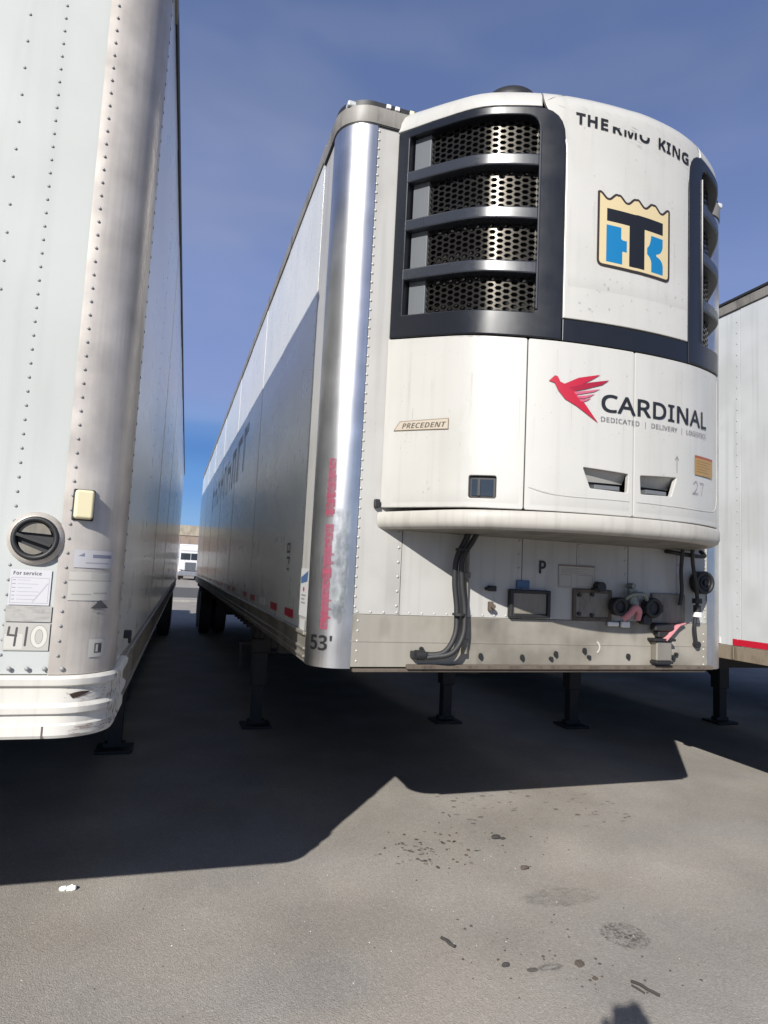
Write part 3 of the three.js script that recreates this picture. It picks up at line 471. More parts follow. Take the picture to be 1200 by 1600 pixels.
  part('bottom_pan', sweep(pp, [[-0.05, 1.85], [-0.02, 1.848], [0.006, 1.862], [0.014, 1.885], [0.014, 1.925], [0.006, 1.936], [-0.03, 1.936]], false, 0.9), M.panWhite, t);
  { const s = new THREE.Shape(pp.map((q) => new THREE.Vector2(q.x - q.nx * 0.045, -(q.z - q.nz * 0.045)))); const g = new THREE.ExtrudeGeometry(s, { depth: 0.012, bevelEnabled: false }); g.rotateX(-Math.PI / 2); g.translate(0, 1.849, 0); part('floor', boxUV(g), M.greyPlate, t); }
  // dark band across the middle
  const pr = sOf(0.955), prr = -pr; // inner edges of the two grilles
  part('band', skin(panelShape(rectPts(pr + G, prr - G, 2.741, 2.845), 0.004), -0.02, -0.003, 0.003), M.dark, t);
  // upper white panel, running over the top
  const up = [[pr + 0.002, 2.85], [prr - 0.002, 2.85], [prr - 0.002, 3.77, 0.1], [-sOf(0.848), 3.905, 0.06], [-sOf(0.848), YTOP + RT * 1.57 + 0.6], [sOf(0.848), YTOP + RT * 1.57 + 0.6], [sOf(0.848), 3.905, 0.06], [pr + 0.002, 3.77, 0.1]];
  part('top_panel', skin(panelShape(up, 0.006)), M.unitWhite, t);
  for (const m of [-1, 1]) { const a = sOf(0.842), q = [[-SMAX + 0.002, 3.898], [a, 3.898], [a, YTOP + RT * 1.57 + 0.6], [-SMAX + 0.002, YTOP + RT * 1.57 + 0.6]].map(([s, y]) => [s * -m, y]); part('top_corner', skin(panelShape(m > 0 ? q : q.reverse(), 0.004)), M.unitWhite, t); }
  part('fan_cap', [new THREE.LatheGeometry([[0.0, 0.075], [0.08, 0.07], [0.135, 0.045], [0.15, 0.0], [0.15, -0.12]].map((p) => new THREE.Vector2(...p)).reverse(), 32).translate(0.82, 4.075, 0.3)], M.black, t);

  // grilles: a dark frame, louvers, a perforated sheet behind and a grey side plate
  for (const m of [-1, 1]) {
    const X = (v) => { const s = sOf(v); return m < 0 ? s : -s; };
    const P = (list) => (m < 0 ? list : list.slice().reverse());
    const outer = panelShape(P([[X(0.305), 2.741, 0.004], [X(0.952), 2.741, 0.004], [X(0.952), 3.893, 0.15], [X(0.305), 3.893, 0.025]]));
    const yI0 = 2.862, yI1 = 3.848, xi0 = 0.347, xi1 = 0.832;
    outer.holes.push(panelShape(P([[X(xi0), yI0, 0.004], [X(xi1), yI0, 0.01], [X(xi1), yI1, 0.07], [X(xi0), yI1, 0.01]])));
    const gr = part('grille', skin(outer, -0.05, 0.004, 0.006), M.dark, t);
    // reveal walls behind the frame so that no light leaks in
    part('grille_back', (() => { const a = X(0.31), b = X(0.95), lo = Math.min(a, b), hi = Math.max(a, b); const g = new THREE.PlaneGeometry(hi - lo, 1.14, 30, 6); g.translate((lo + hi) / 2, 3.32, -0.135); const p = g.attributes.position; for (let i = 0; i < p.count; i++) p.setXYZ(i, ...onUnit(p.getX(i), p.getY(i), p.getZ(i))); g.computeVertexNormals(); return g; })(), M.void, gr);
    const rc = (a, b, y0, y1) => { const s = [X(a), X(b)].sort((p, q) => p - q); return rectPts(s[0], s[1], y0, y1); };
    part('trim', skin(panelShape(rc(0.832, 0.842, 2.875, 3.77), 0.003), -0.03, 0.012, 0.004), M.louver, gr);
    part('side_plate', skin(panelShape(rc(0.352, 0.406, yI0 - 0.01, yI1 + 0.01), 0.003), -0.06, -0.034, 0.003), M.greyPlastic, gr);
    for (const y of [3.08, 3.35, 3.62]) {
      const g = new THREE.ExtrudeGeometry(panelShape(rc(0.342, 0.836, y - 0.031, y + 0.031), 0.006), { depth: 0.06, bevelEnabled: true, bevelThickness: 0.008, bevelSize: 0.008, bevelOffset: -0.008, bevelSegments: 2, curveSegments: 4 }); g.translate(0, 0, -0.062);
      part('louver', wrap(g), M.louver, gr);
    }
    // perforated sheet: hexagonal holes, real metal between them
    const pos = []; const s0 = Math.min(X(0.385), X(0.86)), s1 = Math.max(X(0.385), X(0.86)), a = 0.0262, ay = 0.0172, cw = 1.5 * a, ch = Math.sqrt(3) * ay;
    const nc = Math.ceil((s1 - s0) / cw), nr = Math.ceil((yI1 - yI0 + 0.04) / ch);
    for (let i = 0; i <= nc; i++) for (let j = 0; j <= nr; j++) {
      const cx = s0 + i * cw, cy = yI0 - 0.02 + (j + (i % 2) * 0.5) * ch;
      for (let e = 0; e < 6; e++) {
        const t0 = e * Math.PI / 3, t1 = (e + 1) * Math.PI / 3, C = (t, f, o) => onUnit(cx + a * f * Math.cos(t), cy + ay * f * Math.sin(t), o);
        const O0 = C(t0, 1, -0.045), O1 = C(t1, 1, -0.045), I0 = C(t0, 0.71, -0.045), I1 = C(t1, 0.71, -0.045), D0 = C(t0, 0.71, -0.053), D1 = C(t1, 0.71, -0.053);
        pos.push(...O0, ...O1, ...I1, ...O0, ...I1, ...I0, ...I0, ...I1, ...D1, ...I0, ...D1, ...D0);
      }
    }
    const g = new THREE.BufferGeometry(); g.setAttribute('position', new THREE.Float32BufferAttribute(pos, 3)); part('perforated_sheet', toCreasedNormals(g, 0.5), M.mesh, gr);
  }

  // print
  part('maker_name', unitDecal(sOf(0.985), sOf(1.695), 3.8, 3.91, 0.0035, 0.035), decal(canvasTex(1024, 160, (x, w, h) => { // the lower-case-looking middle letters have lost their upper half
    x.clearRect(0, 0, w, h); x.fillStyle = '#17181b'; x.font = 'bold 116px sans-serif'; x.textBaseline = 'alphabetic'; x.textAlign = 'left';
    const put = (s, x0, w0) => { const m = x.measureText(s).width; x.save(); x.translate(x0, 122); x.scale(w0 / m, 1); x.fillText(s, 0, 0); x.restore(); };
    put('THE', 14, 250); put('RMO', 278, 330); x.clearRect(272, 0, 345, 76); put('KING', 668, 340);
    const q = rng(5); x.globalCompositeOperation = 'destination-out'; for (let i = 0; i < 60; i++) { x.fillStyle = `rgba(0,0,0,${0.3 + 0.6 * q()})`; x.fillRect(q() * w, 40 + q() * 90, 2 + q() * 10, 2 + q() * 4); } x.globalCompositeOperation = 'source-over';
  })), t);
  part('emblem', unitDecal(sOf(1.1), sOf(1.552), 3.125, 3.525, 0.0035, 0.012), decal(canvasTex(512, 450, (x, w, h) => {
    x.clearRect(0, 0, w, h); x.lineJoin = 'round';
    x.beginPath(); x.moveTo(22, 30); const n = 4; for (let i = 0; i < n; i++) { const a = 22 + (w - 44) * i / n, b = 22 + (w - 44) * (i + 1) / n, m = (a + b) / 2; x.bezierCurveTo(a + 20, 14, m - 22, 62, m, 60); x.bezierCurveTo(m + 22, 62, b - 20, 14, b, 28); }
    x.lineTo(w - 22, h - 44); x.quadraticCurveTo(w - 22, h - 14, w - 52, h - 14); x.lineTo(52, h - 14); x.quadraticCurveTo(22, h - 14, 22, h - 44); x.closePath(); x.fillStyle = '#efdcae'; x.fill(); x.lineWidth = 13; x.strokeStyle = '#3a2f2a'; x.stroke();
    x.fillStyle = '#16181c'; x.fillRect(72, 112, 370, 72); x.fillRect(212, 112, 100, 302);
    x.fillStyle = '#0f86c4'; x.fillRect(70, 206, 98, 208); x.fillRect(160, 276, 36, 64); x.fillStyle = '#efdcae'; x.fillRect(160, 206, 40, 66); x.fillRect(168, 344, 30, 70);
    x.fillStyle = '#0f86c4'; x.beginPath(); x.moveTo(358, 206); x.lineTo(442, 206); x.lineTo(442, 250); x.quadraticCurveTo(436, 296, 396, 304); x.lineTo(396, 316); x.quadraticCurveTo(444, 326, 444, 372); x.lineTo(444, 414); x.lineTo(360, 414); x.lineTo(360, 370); x.quadraticCurveTo(360, 336, 330, 318); x.lineTo(330, 282); x.quadraticCurveTo(352, 268, 358, 206); x.fill();
  })), t);
  part('company_name', unitDecal(sOf(0.892), sOf(1.895), 2.335, 2.61), decal(canvasTex(1536, 420, (x, w, h) => {
    x.clearRect(0, 0, w, h);
    const poly = (c, pts) => { x.fillStyle = c; x.beginPath(); pts.forEach(([a, b], i) => (i ? x.lineTo(a, b) : x.moveTo(a, b))); x.closePath(); x.fill(); };
    const red = '#cf1f3f', dk = '#b3173a', lt = '#dc6a86';
    poly(red, [[12, 106], [54, 62], [74, 68], [92, 104], [150, 128], [196, 150], [226, 210], [268, 240], [372, 372], [208, 266], [128, 226], [78, 168], [52, 116]]);
    poly(red, [[112, 122], [222, 62], [384, 20], [330, 58], [240, 112], [150, 142]]);
    poly(dk, [[150, 142], [300, 88], [452, 52], [400, 92], [270, 140], [192, 162]]);
    poly(lt, [[190, 168], [290, 148], [386, 124], [340, 150], [250, 176], [205, 186]]);
    poly(lt, [[206, 196], [280, 184], [346, 164], [310, 190], [262, 208], [226, 210]]);
    poly(lt, [[228, 216], [276, 212], [318, 196], [292, 218], [262, 232], [240, 230]]);
    x.fillStyle = '#24262b'; x.textBaseline = 'alphabetic'; x.textAlign = 'left'; x.font = '168px sans-serif'; x.strokeStyle = '#24262b'; x.lineWidth = 5;
    const s = 'CARDINAL', m = x.measureText(s).width; x.save(); x.translate(384, 280); x.scale(1090 / m, 1); x.fillText(s, 0, 0); x.strokeText(s, 0, 0); x.restore();
    x.fillStyle = '#77757c'; x.font = '46px sans-serif'; const s2 = 'DEDICATED  |  DELIVERY  |  LOGISTICS', m2 = x.measureText(s2).width; x.save(); x.translate(388, 356); x.scale(1076 / m2, 1); x.fillText(s2, 0, 0); x.restore();
  })), t);
  part('badge', unitDecal(sOf(0.335), sOf(0.522), 2.285, 2.365), decal(canvasTex(384, 128, (x, w, h) => { x.clearRect(0, 0, w, h); x.strokeStyle = '#a8927c'; x.lineWidth = 5; x.fillStyle = '#ddd3c2'; x.beginPath(); x.moveTo(10, 96); x.lineTo(50, 36); x.lineTo(w - 12, 26); x.lineTo(w - 12, 100); x.closePath(); x.fill(); x.stroke(); x.fillStyle = '#6b6058'; x.font = 'italic bold 52px sans-serif'; x.textAlign = 'center'; x.textBaseline = 'middle'; x.fillText('PRECEDENT', w / 2 + 14, 68, 300); })), t);
  part('gold_label', unitDecal(sOf(1.742), sOf(1.935), 2.185, 2.282), decal(canvasTex(192, 96, (x, w, h) => { x.fillStyle = '#c29a58'; x.fillRect(0, 0, w, h); x.fillStyle = '#b3583a'; x.fillRect(0, 0, w, 12); x.fillStyle = '#a07c42'; for (let i = 0; i < 5; i++) x.fillRect(14, 24 + i * 13, w - 40 - (i * 37) % 60, 5); })), t);
  part('handwriting', unitDecal(sOf(1.7), sOf(1.85), 2.075, 2.165), decal(canvasTex(256, 128, (x, w, h) => { x.clearRect(0, 0, w, h); x.strokeStyle = 'rgba(120,116,132,0.75)'; x.lineWidth = 6; x.lineCap = 'round'; x.beginPath(); x.moveTo(50, 40); x.quadraticCurveTo(100, -4, 110, 46); x.quadraticCurveTo(104, 80, 44, 108); x.lineTo(124, 104); x.moveTo(150, 26); x.lineTo(214, 24); x.quadraticCurveTo(186, 70, 180, 112); x.stroke(); })), t);
  part('arrow_mark', unitDecal(sOf(1.575), sOf(1.625), 2.17, 2.265), decal(canvasTex(64, 128, (x, w, h) => { x.clearRect(0, 0, w, h); x.strokeStyle = 'rgba(110,106,110,0.6)'; x.lineWidth = 5; x.beginPath(); x.moveTo(32, 20); x.lineTo(32, 120); x.moveTo(16, 34); x.lineTo(32, 10); x.lineTo(48, 34); x.stroke(); })), t);
  for (const [a, b, y0, y1, seed, n] of [[0.34, 0.79, 1.96, 2.72, 401, 46], [0.83, 1.31, 1.96, 2.72, 402, 54], [1.35, 2.0, 1.96, 2.72, 403, 60], [0.97, 1.68, 3.0, 3.85, 404, 46]]) part('road_grime', unitDecal(sOf(a), sOf(b), y0, y1, 0.0022), decal(canvasTex(512, 512, (x, w, h) => { // bug marks, thin drips and chips
    x.clearRect(0, 0, w, h); const q = rng(seed);
    for (let i = 0; i < n; i++) { x.fillStyle = `rgba(${92 + q() * 40},${84 + q() * 36},${70 + q() * 34},${0.06 + 0.2 * q()})`; x.beginPath(); x.ellipse(8 + q() * (w - 16), 8 + q() * (h - 16), 0.8 + q() * 2.4, 0.8 + q() * 2.2, q() * 3, 0, 7); x.fill(); }
    for (let i = 0; i < 9; i++) { const a0 = q() * w, y = q() * h * 0.6, l = 40 + q() * 200, g = x.createLinearGradient(0, y, 0, y + l); g.addColorStop(0, `rgba(112,104,90,${0.04 + 0.07 * q()})`); g.addColorStop(1, 'rgba(112,104,90,0)'); x.fillStyle = g; x.fillRect(a0, y, 1.5 + q() * 4, l); }
    const g = x.createLinearGradient(0, h - 46, 0, h - 4); g.addColorStop(0, 'rgba(120,112,98,0)'); g.addColorStop(1, 'rgba(120,112,98,0.06)'); x.fillStyle = g; x.fillRect(4, h - 46, w - 8, 42); })), t);
  part('scuffs', unitDecal(sOf(1.02), sOf(1.7), 2.86, 3.1, 0.0028), decal(canvasTex(512, 192, (x, w, h) => { x.clearRect(0, 0, w, h); const q = rng(91); for (let i = 0; i < 34; i++) { x.fillStyle = `rgba(120,116,108,${0.08 + 0.22 * q()})`; x.beginPath(); x.ellipse(q() * w, 20 + q() * 150, 1 + q() * 6, 1 + q() * 3, q() * 3, 0, 7); x.fill(); } })), t);
}

// ================================================================ the left trailer
const WL = 2.6, XL = -0.865 - WL, ZL = 0.792, HL = 4.12, YBL = 1.035, LL = 16.15;
const left = thing('box_trailer', 'white riveted trailer at the left edge with dull corner post and ribbed bumper', 'trailer', [XL, 0, ZL - 0.0195], -0.0075);
{
  const t = left, r = 0.162, path = outline(WL, r, 0.5);
  part('body', [bx(0.05, WL - 0.05, YBL + 0.03, HL - 0.06, -LL + 0.05, -r - 0.02), bx(r, WL - r, YBL + 0.03, HL - 0.06, -r - 0.02, -0.03)], M.void, t);
  part('roof', bx(0.02, WL - 0.02, HL - 0.045, HL - 0.01, -LL, -0.03, 0.01), M.thirdWhite, t);
  const xs = [r + 0.012, 0.62, 1.05, 1.55, 2.0, WL - r - 0.012];
  for (let i = 0; i + 1 < xs.length; i++) part('front_panel', bx(xs[i] + 0.0015, xs[i + 1] - 0.0015, 1.238, 4.03, -0.03, (i % 2) * 0.0015, 0.002), M.leftWhite, t);
  const px = (x) => x - XL; const rv = [];
  for (let y = 1.3; y < 4.02; y += 0.0485) { rv.push([px(-1.021), y, 0.009]); rv.push([px(-1.19), y, 0.001]); }
  for (let y = 1.31; y < 4.02; y += 0.1) for (const x of [-1.302, -1.66, -1.95]) rv.push([px(x), y, 0.001]);
  stuff(part('front_rivets', rivets(rv, 0.0052), M.rivet, t));
  const rb = []; for (let x = px(-1.42); x < px(-0.98); x += 0.052) rb.push([x, 1.257, 0.009]); stuff(part('lower_rivets', rivets(rb, 0.008), M.rivet, t));
  for (const s of [0, 1]) {
    const n = path.length / 2, p = s ? path.slice(n).map((q) => ({ ...q })) : path.slice(0, n).map((q) => ({ ...q }));
    if (!s) { p[0] = { ...p[0], z: -r - 0.05 }; p.push({ x: r + 0.02, z: 0, nx: 0, nz: 1 }); } else { p[p.length - 1] = { ...p[p.length - 1], z: -r - 0.05 }; p.unshift({ x: WL - r - 0.02, z: 0, nx: 0, nz: 1 }); }
    part('corner_post', sweep(p, flat(0.012, 1.238, 4.04, 0.007), true, 0.5), M.dullMetal, t);
  }
  const sr = []; for (let y = 1.3; y < 4.0; y += 0.06) sr.push([WL + 0.007, y, -r - 0.035]); stuff(part('post_rivets', rivets(sr, 0.006, Math.PI / 2), M.rivet, t));
  part('bumper', sweep(path, [[-0.03, YBL], [0.012, YBL], [0.018, YBL + 0.01], [0.018, 1.075], [0.012, 1.082], [0.012, 1.11], [0.024, 1.116], [0.026, 1.135], [0.012, 1.147], [0.012, 1.198], [0.026, 1.206], [0.028, 1.226], [0.018, 1.236], [-0.03, 1.236]], false, 0.5), M.bumperWhite, t, 'ribbed white bumper with scraped rusty corner');
  part('top_rail', sweep(path, flat(0.04, 4.04, 4.115, 0.012), true, 0.5), M.railPaint, t);
  part('bumper_joint', bx(px(-1.048), px(-1.043), YBL + 0.002, 1.075, 0.018, 0.0195), M.rust, t);
  for (const [x, s] of [[0, -1], [WL, 1]]) {
    sidePanels(t, x, s, 1.24, 4.05, -r - 0.055, LL, 1.22, M.sideWhite, 0.005);
    const o = (a) => (s < 0 ? [x - a, x + 0.03] : [x - 0.03, x + a]);
    part('bottom_rail', [bx(...o(0.004), YBL, 1.238, -LL, -0.5, 0.003), bx(...o(0.014), YBL + 0.02, YBL + 0.035, -LL, -0.5, 0.004), bx(...o(0.016), 1.2, 1.225, -LL, -0.5, 0.005)], M.rail, t);
    part('side_top_rail', bx(...o(0.012), 4.05, 4.118, -LL, -0.5, 0.006), M.steel, t);
  }
  part('side_hook', [bx(WL, WL + 0.03, 1.3, 1.335, -0.56, -0.53, 0.005), bx(WL + 0.018, WL + 0.03, 1.28, 1.33, -0.56, -0.535, 0.004)], M.black, t);
  part('rear_door', bx(0.05, WL - 0.05, YBL + 0.1, HL - 0.1, -LL - 0.04, -LL + 0.01, 0.01), M.sideWhite, t);
  runningGear(t, WL, YBL, -3.75, LL);
  // cream marker lamp on the post
  { const m = part('marker_lamp', bx(-0.03, 0.03, -0.049, 0.049, 0.0, 0.034, 0.01), M.cream, t); m.position.set(px(-0.985), 1.803, 0.005); m.rotation.y = 0.22; const b = part('lamp_base', bx(-0.034, 0.034, -0.053, 0.053, -0.008, 0.003, 0.004), M.black, m); }
  // round vent: bright ring, dark bowl, flap
  { const g = new THREE.LatheGeometry([[0.088, 0], [0.088, 0.006], [0.084, 0.012], [0.078, 0.02], [0.07, 0.026], [0.064, 0.022], [0.06, 0.006]].map((p) => new THREE.Vector2(...p)), 40).rotateX(Math.PI / 2); const v = part('round_vent', g, M.dullMetal, t); v.position.set(px(-1.119), 1.681, 0.0);
    part('bowl', [cyl(0.062, 0.008, 0, 0, 0.005, 'z', 32), new THREE.TorusGeometry(0.064, 0.009, 8, 36).translate(0, 0, 0.024)], M.black, v);
    part('flap', [(() => { const s = new THREE.Shape(); s.absarc(0, 0, 0.052, 0.25, Math.PI - 0.35, false); return new THREE.ExtrudeGeometry(s, { depth: 0.012, bevelEnabled: false }); })().translate(-0.004, 0.002, 0.008), (() => { const s = new THREE.Shape(); s.absarc(0, 0, 0.045, Math.PI + 0.15, 2 * Math.PI - 0.9, false); return new THREE.ExtrudeGeometry(s, { depth: 0.012, bevelEnabled: false }); })().translate(-0.004, -0.008, 0.008)], M.greyPlate, v);
    part('flap_bar', [bar([-0.055, 0.012, 0.027], [0.05, -0.022, 0.027], 0.013, 0.01)], M.black, v); }
  // paper and stickers
  const q1 = (x0, x1, y0, y1, z, tx, name) => part(name, plate(px(x0), px(x1), y0, y1, z), decal(tx, 0.5), t);
  q1(-1.185, -1.062, 1.462, 1.578, 0.0035, canvasTex(256, 240, (x, w, h) => { x.fillStyle = '#e9e9ee'; x.fillRect(0, 0, w, h); x.fillStyle = '#34363c'; x.font = 'bold 34px sans-serif'; x.fillText('For service', 16, 38, 215); x.strokeStyle = '#b4b4c0'; x.lineWidth = 3; x.strokeRect(12, 56, w - 24, h - 70); const q = rng(8); for (let i = 0; i < 6; i++) { x.fillStyle = '#a5a5b4'; x.fillRect(18, 70 + i * 26, 20, 5); x.fillStyle = '#c3c3cf'; x.fillRect(50, 70 + i * 26, 60 + q() * 110, 4); } x.strokeStyle = '#c9c9d6'; x.lineWidth = 8; x.beginPath(); x.moveTo(150, h - 20); x.quadraticCurveTo(200, 150, 238, 90); x.stroke(); }), 'service_notice');
  q1(-1.188, -1.052, 1.408, 1.46, 0.0035, canvasTex(256, 96, (x, w, h) => { x.fillStyle = '#c9c6c2'; x.fillRect(0, 0, w, h); const q = rng(4); for (let i = 0; i < 90; i++) { const v = Math.round(160 + q() * 50); x.fillStyle = `rgba(${v},${v},${v - 4},0.3)`; x.beginPath(); x.ellipse(q() * w, q() * h, 4 + q() * 24, 3 + q() * 8, 0, 0, 7); x.fill(); } }), 'faded_sticker');
  q1(-1.188, -1.052, 1.315, 1.405, 0.0035, canvasTex(256, 170, (x, w, h) => { x.fillStyle = '#d3d1cb'; x.fillRect(0, 0, w, h); x.fillStyle = '#e7e5df'; x.fillRect(8, 70, 100, 90); x.lineCap = 'round'; x.strokeStyle = '#5b5557'; x.lineWidth = 13; x.beginPath(); x.moveTo(30, 30); x.lineTo(26, 76); x.lineTo(72, 80); x.moveTo(72, 34); x.lineTo(66, 140); x.moveTo(128, 30); x.lineTo(124, 138); x.stroke(); x.strokeStyle = '#f1efe6'; x.lineWidth = 22; x.beginPath(); x.ellipse(198, 84, 34, 56, 0, 0, 7); x.stroke(); x.strokeStyle = 'rgba(120,118,112,0.55)'; x.lineWidth = 3; x.beginPath(); x.ellipse(198, 84, 47, 69, 0, 0, 7); x.stroke(); x.beginPath(); x.ellipse(198, 84, 22, 44, 0, 0, 7); x.stroke(); }), 'number');
  const postPatch = (a0, a1, y0, y1) => { const p = []; for (let i = 0; i <= 10; i++) { const a = lerp(a0, a1, i / 10) * Math.PI / 180; p.push({ x: WL - r + r * Math.sin(a), z: -r + r * Math.cos(a), nx: Math.sin(a), nz: Math.cos(a) }); } const g = sweep(p, [[0.0085, y0], [0.0085, y1]], false, 1.2), uv = g.attributes.uv; let s = 0; for (let i = 0; i < uv.count; i++) s = Math.max(s, uv.getX(i)); for (let i = 0; i < uv.count; i++) uv.setXY(i, uv.getX(i) / s, (uv.getY(i) - y0) / (y1 - y0)); return g; };
  part('sticker', postPatch(9, 56, 1.592, 1.652), decal(canvasTex(256, 110, (x, w, h) => { x.fillStyle = '#d9d9de'; x.fillRect(0, 0, w, h); x.fillStyle = '#8f93a8'; x.beginPath(); x.moveTo(24, 40); x.lineTo(60, 18); x.lineTo(62, 42); x.fill(); x.fillRect(110, 26, 130, 22); x.fillStyle = '#b0b1bd'; x.fillRect(70, 76, 150, 8); })), t);
  part('sticker', postPatch(6, 56, 1.482, 1.578), decal(canvasTex(256, 170, (x, w, h) => { x.fillStyle = '#dcd9d2'; x.fillRect(0, 0, w, h); x.fillStyle = '#b9b7b2'; x.fillRect(0, 48, w, 8); x.fillRect(20, 130, 110, 8); x.fillRect(140, 122, 90, 10); x.fillStyle = '#cfccc6'; x.fillRect(120, 0, 136, 46); })), t);
  part('warning_triangle', postPatch(30, 56, 1.43, 1.488), decal(canvasTex(96, 96, (x, w, h) => { x.clearRect(0, 0, w, h); x.fillStyle = '#5c5a5c'; x.beginPath(); x.moveTo(6, 54); x.lineTo(48, 6); x.lineTo(92, 54); x.fill(); x.fillStyle = '#b8b6b2'; x.fillRect(24, 64, 52, 12); })), t);
  part('sticker', postPatch(33, 56, 1.292, 1.352), decal(canvasTex(96, 96, (x, w, h) => { x.fillStyle = '#e2e0da'; x.fillRect(0, 0, w, h); x.strokeStyle = '#77736f'; x.lineWidth = 8; x.strokeRect(34, 26, 32, 46); x.fillStyle = '#4c4a4a'; x.fillRect(50, 30, 18, 40); })), t);
  // scrapes on the bumper's corner
  const bumpPatch = (a0, a1, y0, y1, o, draw) => { const p = []; for (let i = 0; i <= 10; i++) { const a = lerp(a0, a1, i / 10) * Math.PI / 180; p.push({ x: WL - r + r * Math.sin(a), z: -r + r * Math.cos(a), nx: Math.sin(a), nz: Math.cos(a) }); } const g = sweep(p, [[o, y0], [o, y1]], false, 1.2), uv = g.attributes.uv; let s = 0; for (let i = 0; i < uv.count; i++) s = Math.max(s, uv.getX(i)); for (let i = 0; i < uv.count; i++) uv.setXY(i, uv.getX(i) / s, (uv.getY(i) - y0) / (y1 - y0)); part('scrape', g, decal(canvasTex(192, 96, draw), 0.8), t); };
  bumpPatch(12, 60, 1.149, 1.197, 0.0135, (x, w, h) => { x.clearRect(0, 0, w, h); x.fillStyle = '#3a2a22'; x.beginPath(); x.moveTo(20, 44); x.quadraticCurveTo(60, 20, 110, 34); x.lineTo(70, 58); x.lineTo(34, 72); x.fill(); const q = rng(6); for (let i = 0; i < 60; i++) { x.fillStyle = `rgba(150,105,80,${0.15 + 0.4 * q()})`; x.fillRect(q() * w, q() * h, 4 + q() * 22, 1 + q() * 4); } });
  bumpPatch(10, 75, 1.045, 1.076, 0.0193, (x, w, h) => { x.clearRect(0, 0, w, h); const q = rng(16); for (let i = 0; i < 90; i++) { x.fillStyle = `rgba(${90 + q() * 60},${60 + q() * 40},${45 + q() * 30},${0.15 + 0.5 * q()})`; x.fillRect(20 + q() * w, q() * h, 4 + q() * 30, 1 + q() * 5); } });
  bumpPatch(50, 88, 1.06, 1.235, 0.0295, (x, w, h) => { x.clearRect(0, 0, w, h); const q = rng(26); for (let i = 0; i < 110; i++) { x.fillStyle = `rgba(60,52,48,${0.1 + 0.5 * q()})`; x.beginPath(); x.ellipse(40 + q() * 150, q() * h, 2 + q() * 9, 1 + q() * 4, q() * 3, 0, 7); x.fill(); } });
}

// ================================================================ the trailer on the right
const X3 = 3.46, Z3 = 0.22, H3 = 3.965, YB3 = 1.09, L3 = 16.15;
const third = thing('plain_trailer', 'plain white trailer at the right edge with red and white tape along its bottom rail', 'trailer', [X3, 0, Z3], 0);
{
  const t = third, W = 2.6;
  part('body', bx(0.03, W - 0.03, YB3 + 0.03, H3 - 0.03, -L3 + 0.05, -0.03), M.void, t);
  part('roof', bx(0.01, W - 0.01, H3 - 0.035, H3 - 0.004, -L3, -0.02, 0.01), M.thirdWhite, t);
  for (const [x, s] of [[0, -1], [W, 1]]) {
    sidePanels(t, x, s, 1.2, 3.87, -0.02, L3, 0.985, M.thirdWhite, 0.0055);
    const o = (a) => (s < 0 ? [x - a, x + 0.03] : [x - 0.03, x + a]);
    part('side_top_rail', bx(...o(0.012), 3.872, 3.95, -L3, -0.02, 0.006), M.railPaint, t);
    part('roof_edge', bx(...o(0.02), 3.951, 3.975, -L3, -0.02, 0.005), M.steel, t);
    part('bottom_rail', [bx(...o(0.008), YB3, 1.198, -L3, -0.02, 0.004), ...Array.from({ length: 40 }, (_, i) => bx(...o(0.013), YB3 + 0.01, 1.188, -0.3 - i * 0.39, -0.285 - i * 0.39, 0.002))], M.tanRail, t);
    for (let z = -0.32, k = 0; z > -12; z -= 0.44, k++) part('reflective_tape', bx(...(s < 0 ? [x - 0.002, x + 0.001] : [x - 0.001, x + 0.002]), 1.204, 1.252, z - (k % 2 ? 0.32 : 0.32), z), k % 2 ? M.redTape : M.whiteTape, t);
  }
  for (let i = 0; i < 4; i++) part('front_panel', bx(0.05 + i * 0.625, 0.05 + (i + 1) * 0.625 - 0.003, YB3, 3.93, -0.03, (i % 2) * 0.002, 0.002), M.thirdWhite, t);
  for (const x of [0, W - 0.05]) part('corner_post', bx(x, x + 0.05, YB3, 3.94, -0.05, 0.006, 0.015), M.chrome, t);
  part('rear_door', bx(0.03, W - 0.03, YB3 + 0.05, H3 - 0.06, -L3 - 0.04, -L3 + 0.01, 0.01), M.thirdWhite, t);
  runningGear(t, W, YB3, -3.6, L3);
}

for (const [x, z, label] of [[X3 + 3.5, 0.1, 'white trailer parked beyond the plain trailer, seen only under its floor'], [XL - 3.3, 0.3, 'white trailer parked on the far side of the riveted left trailer']]) { // the row goes on to both sides
  const c = third.clone(); c.name = numbered('plain_trailer'); scene.add(c); c.position.set(x, 0, z); c.userData = { label, category: 'trailer' };
}

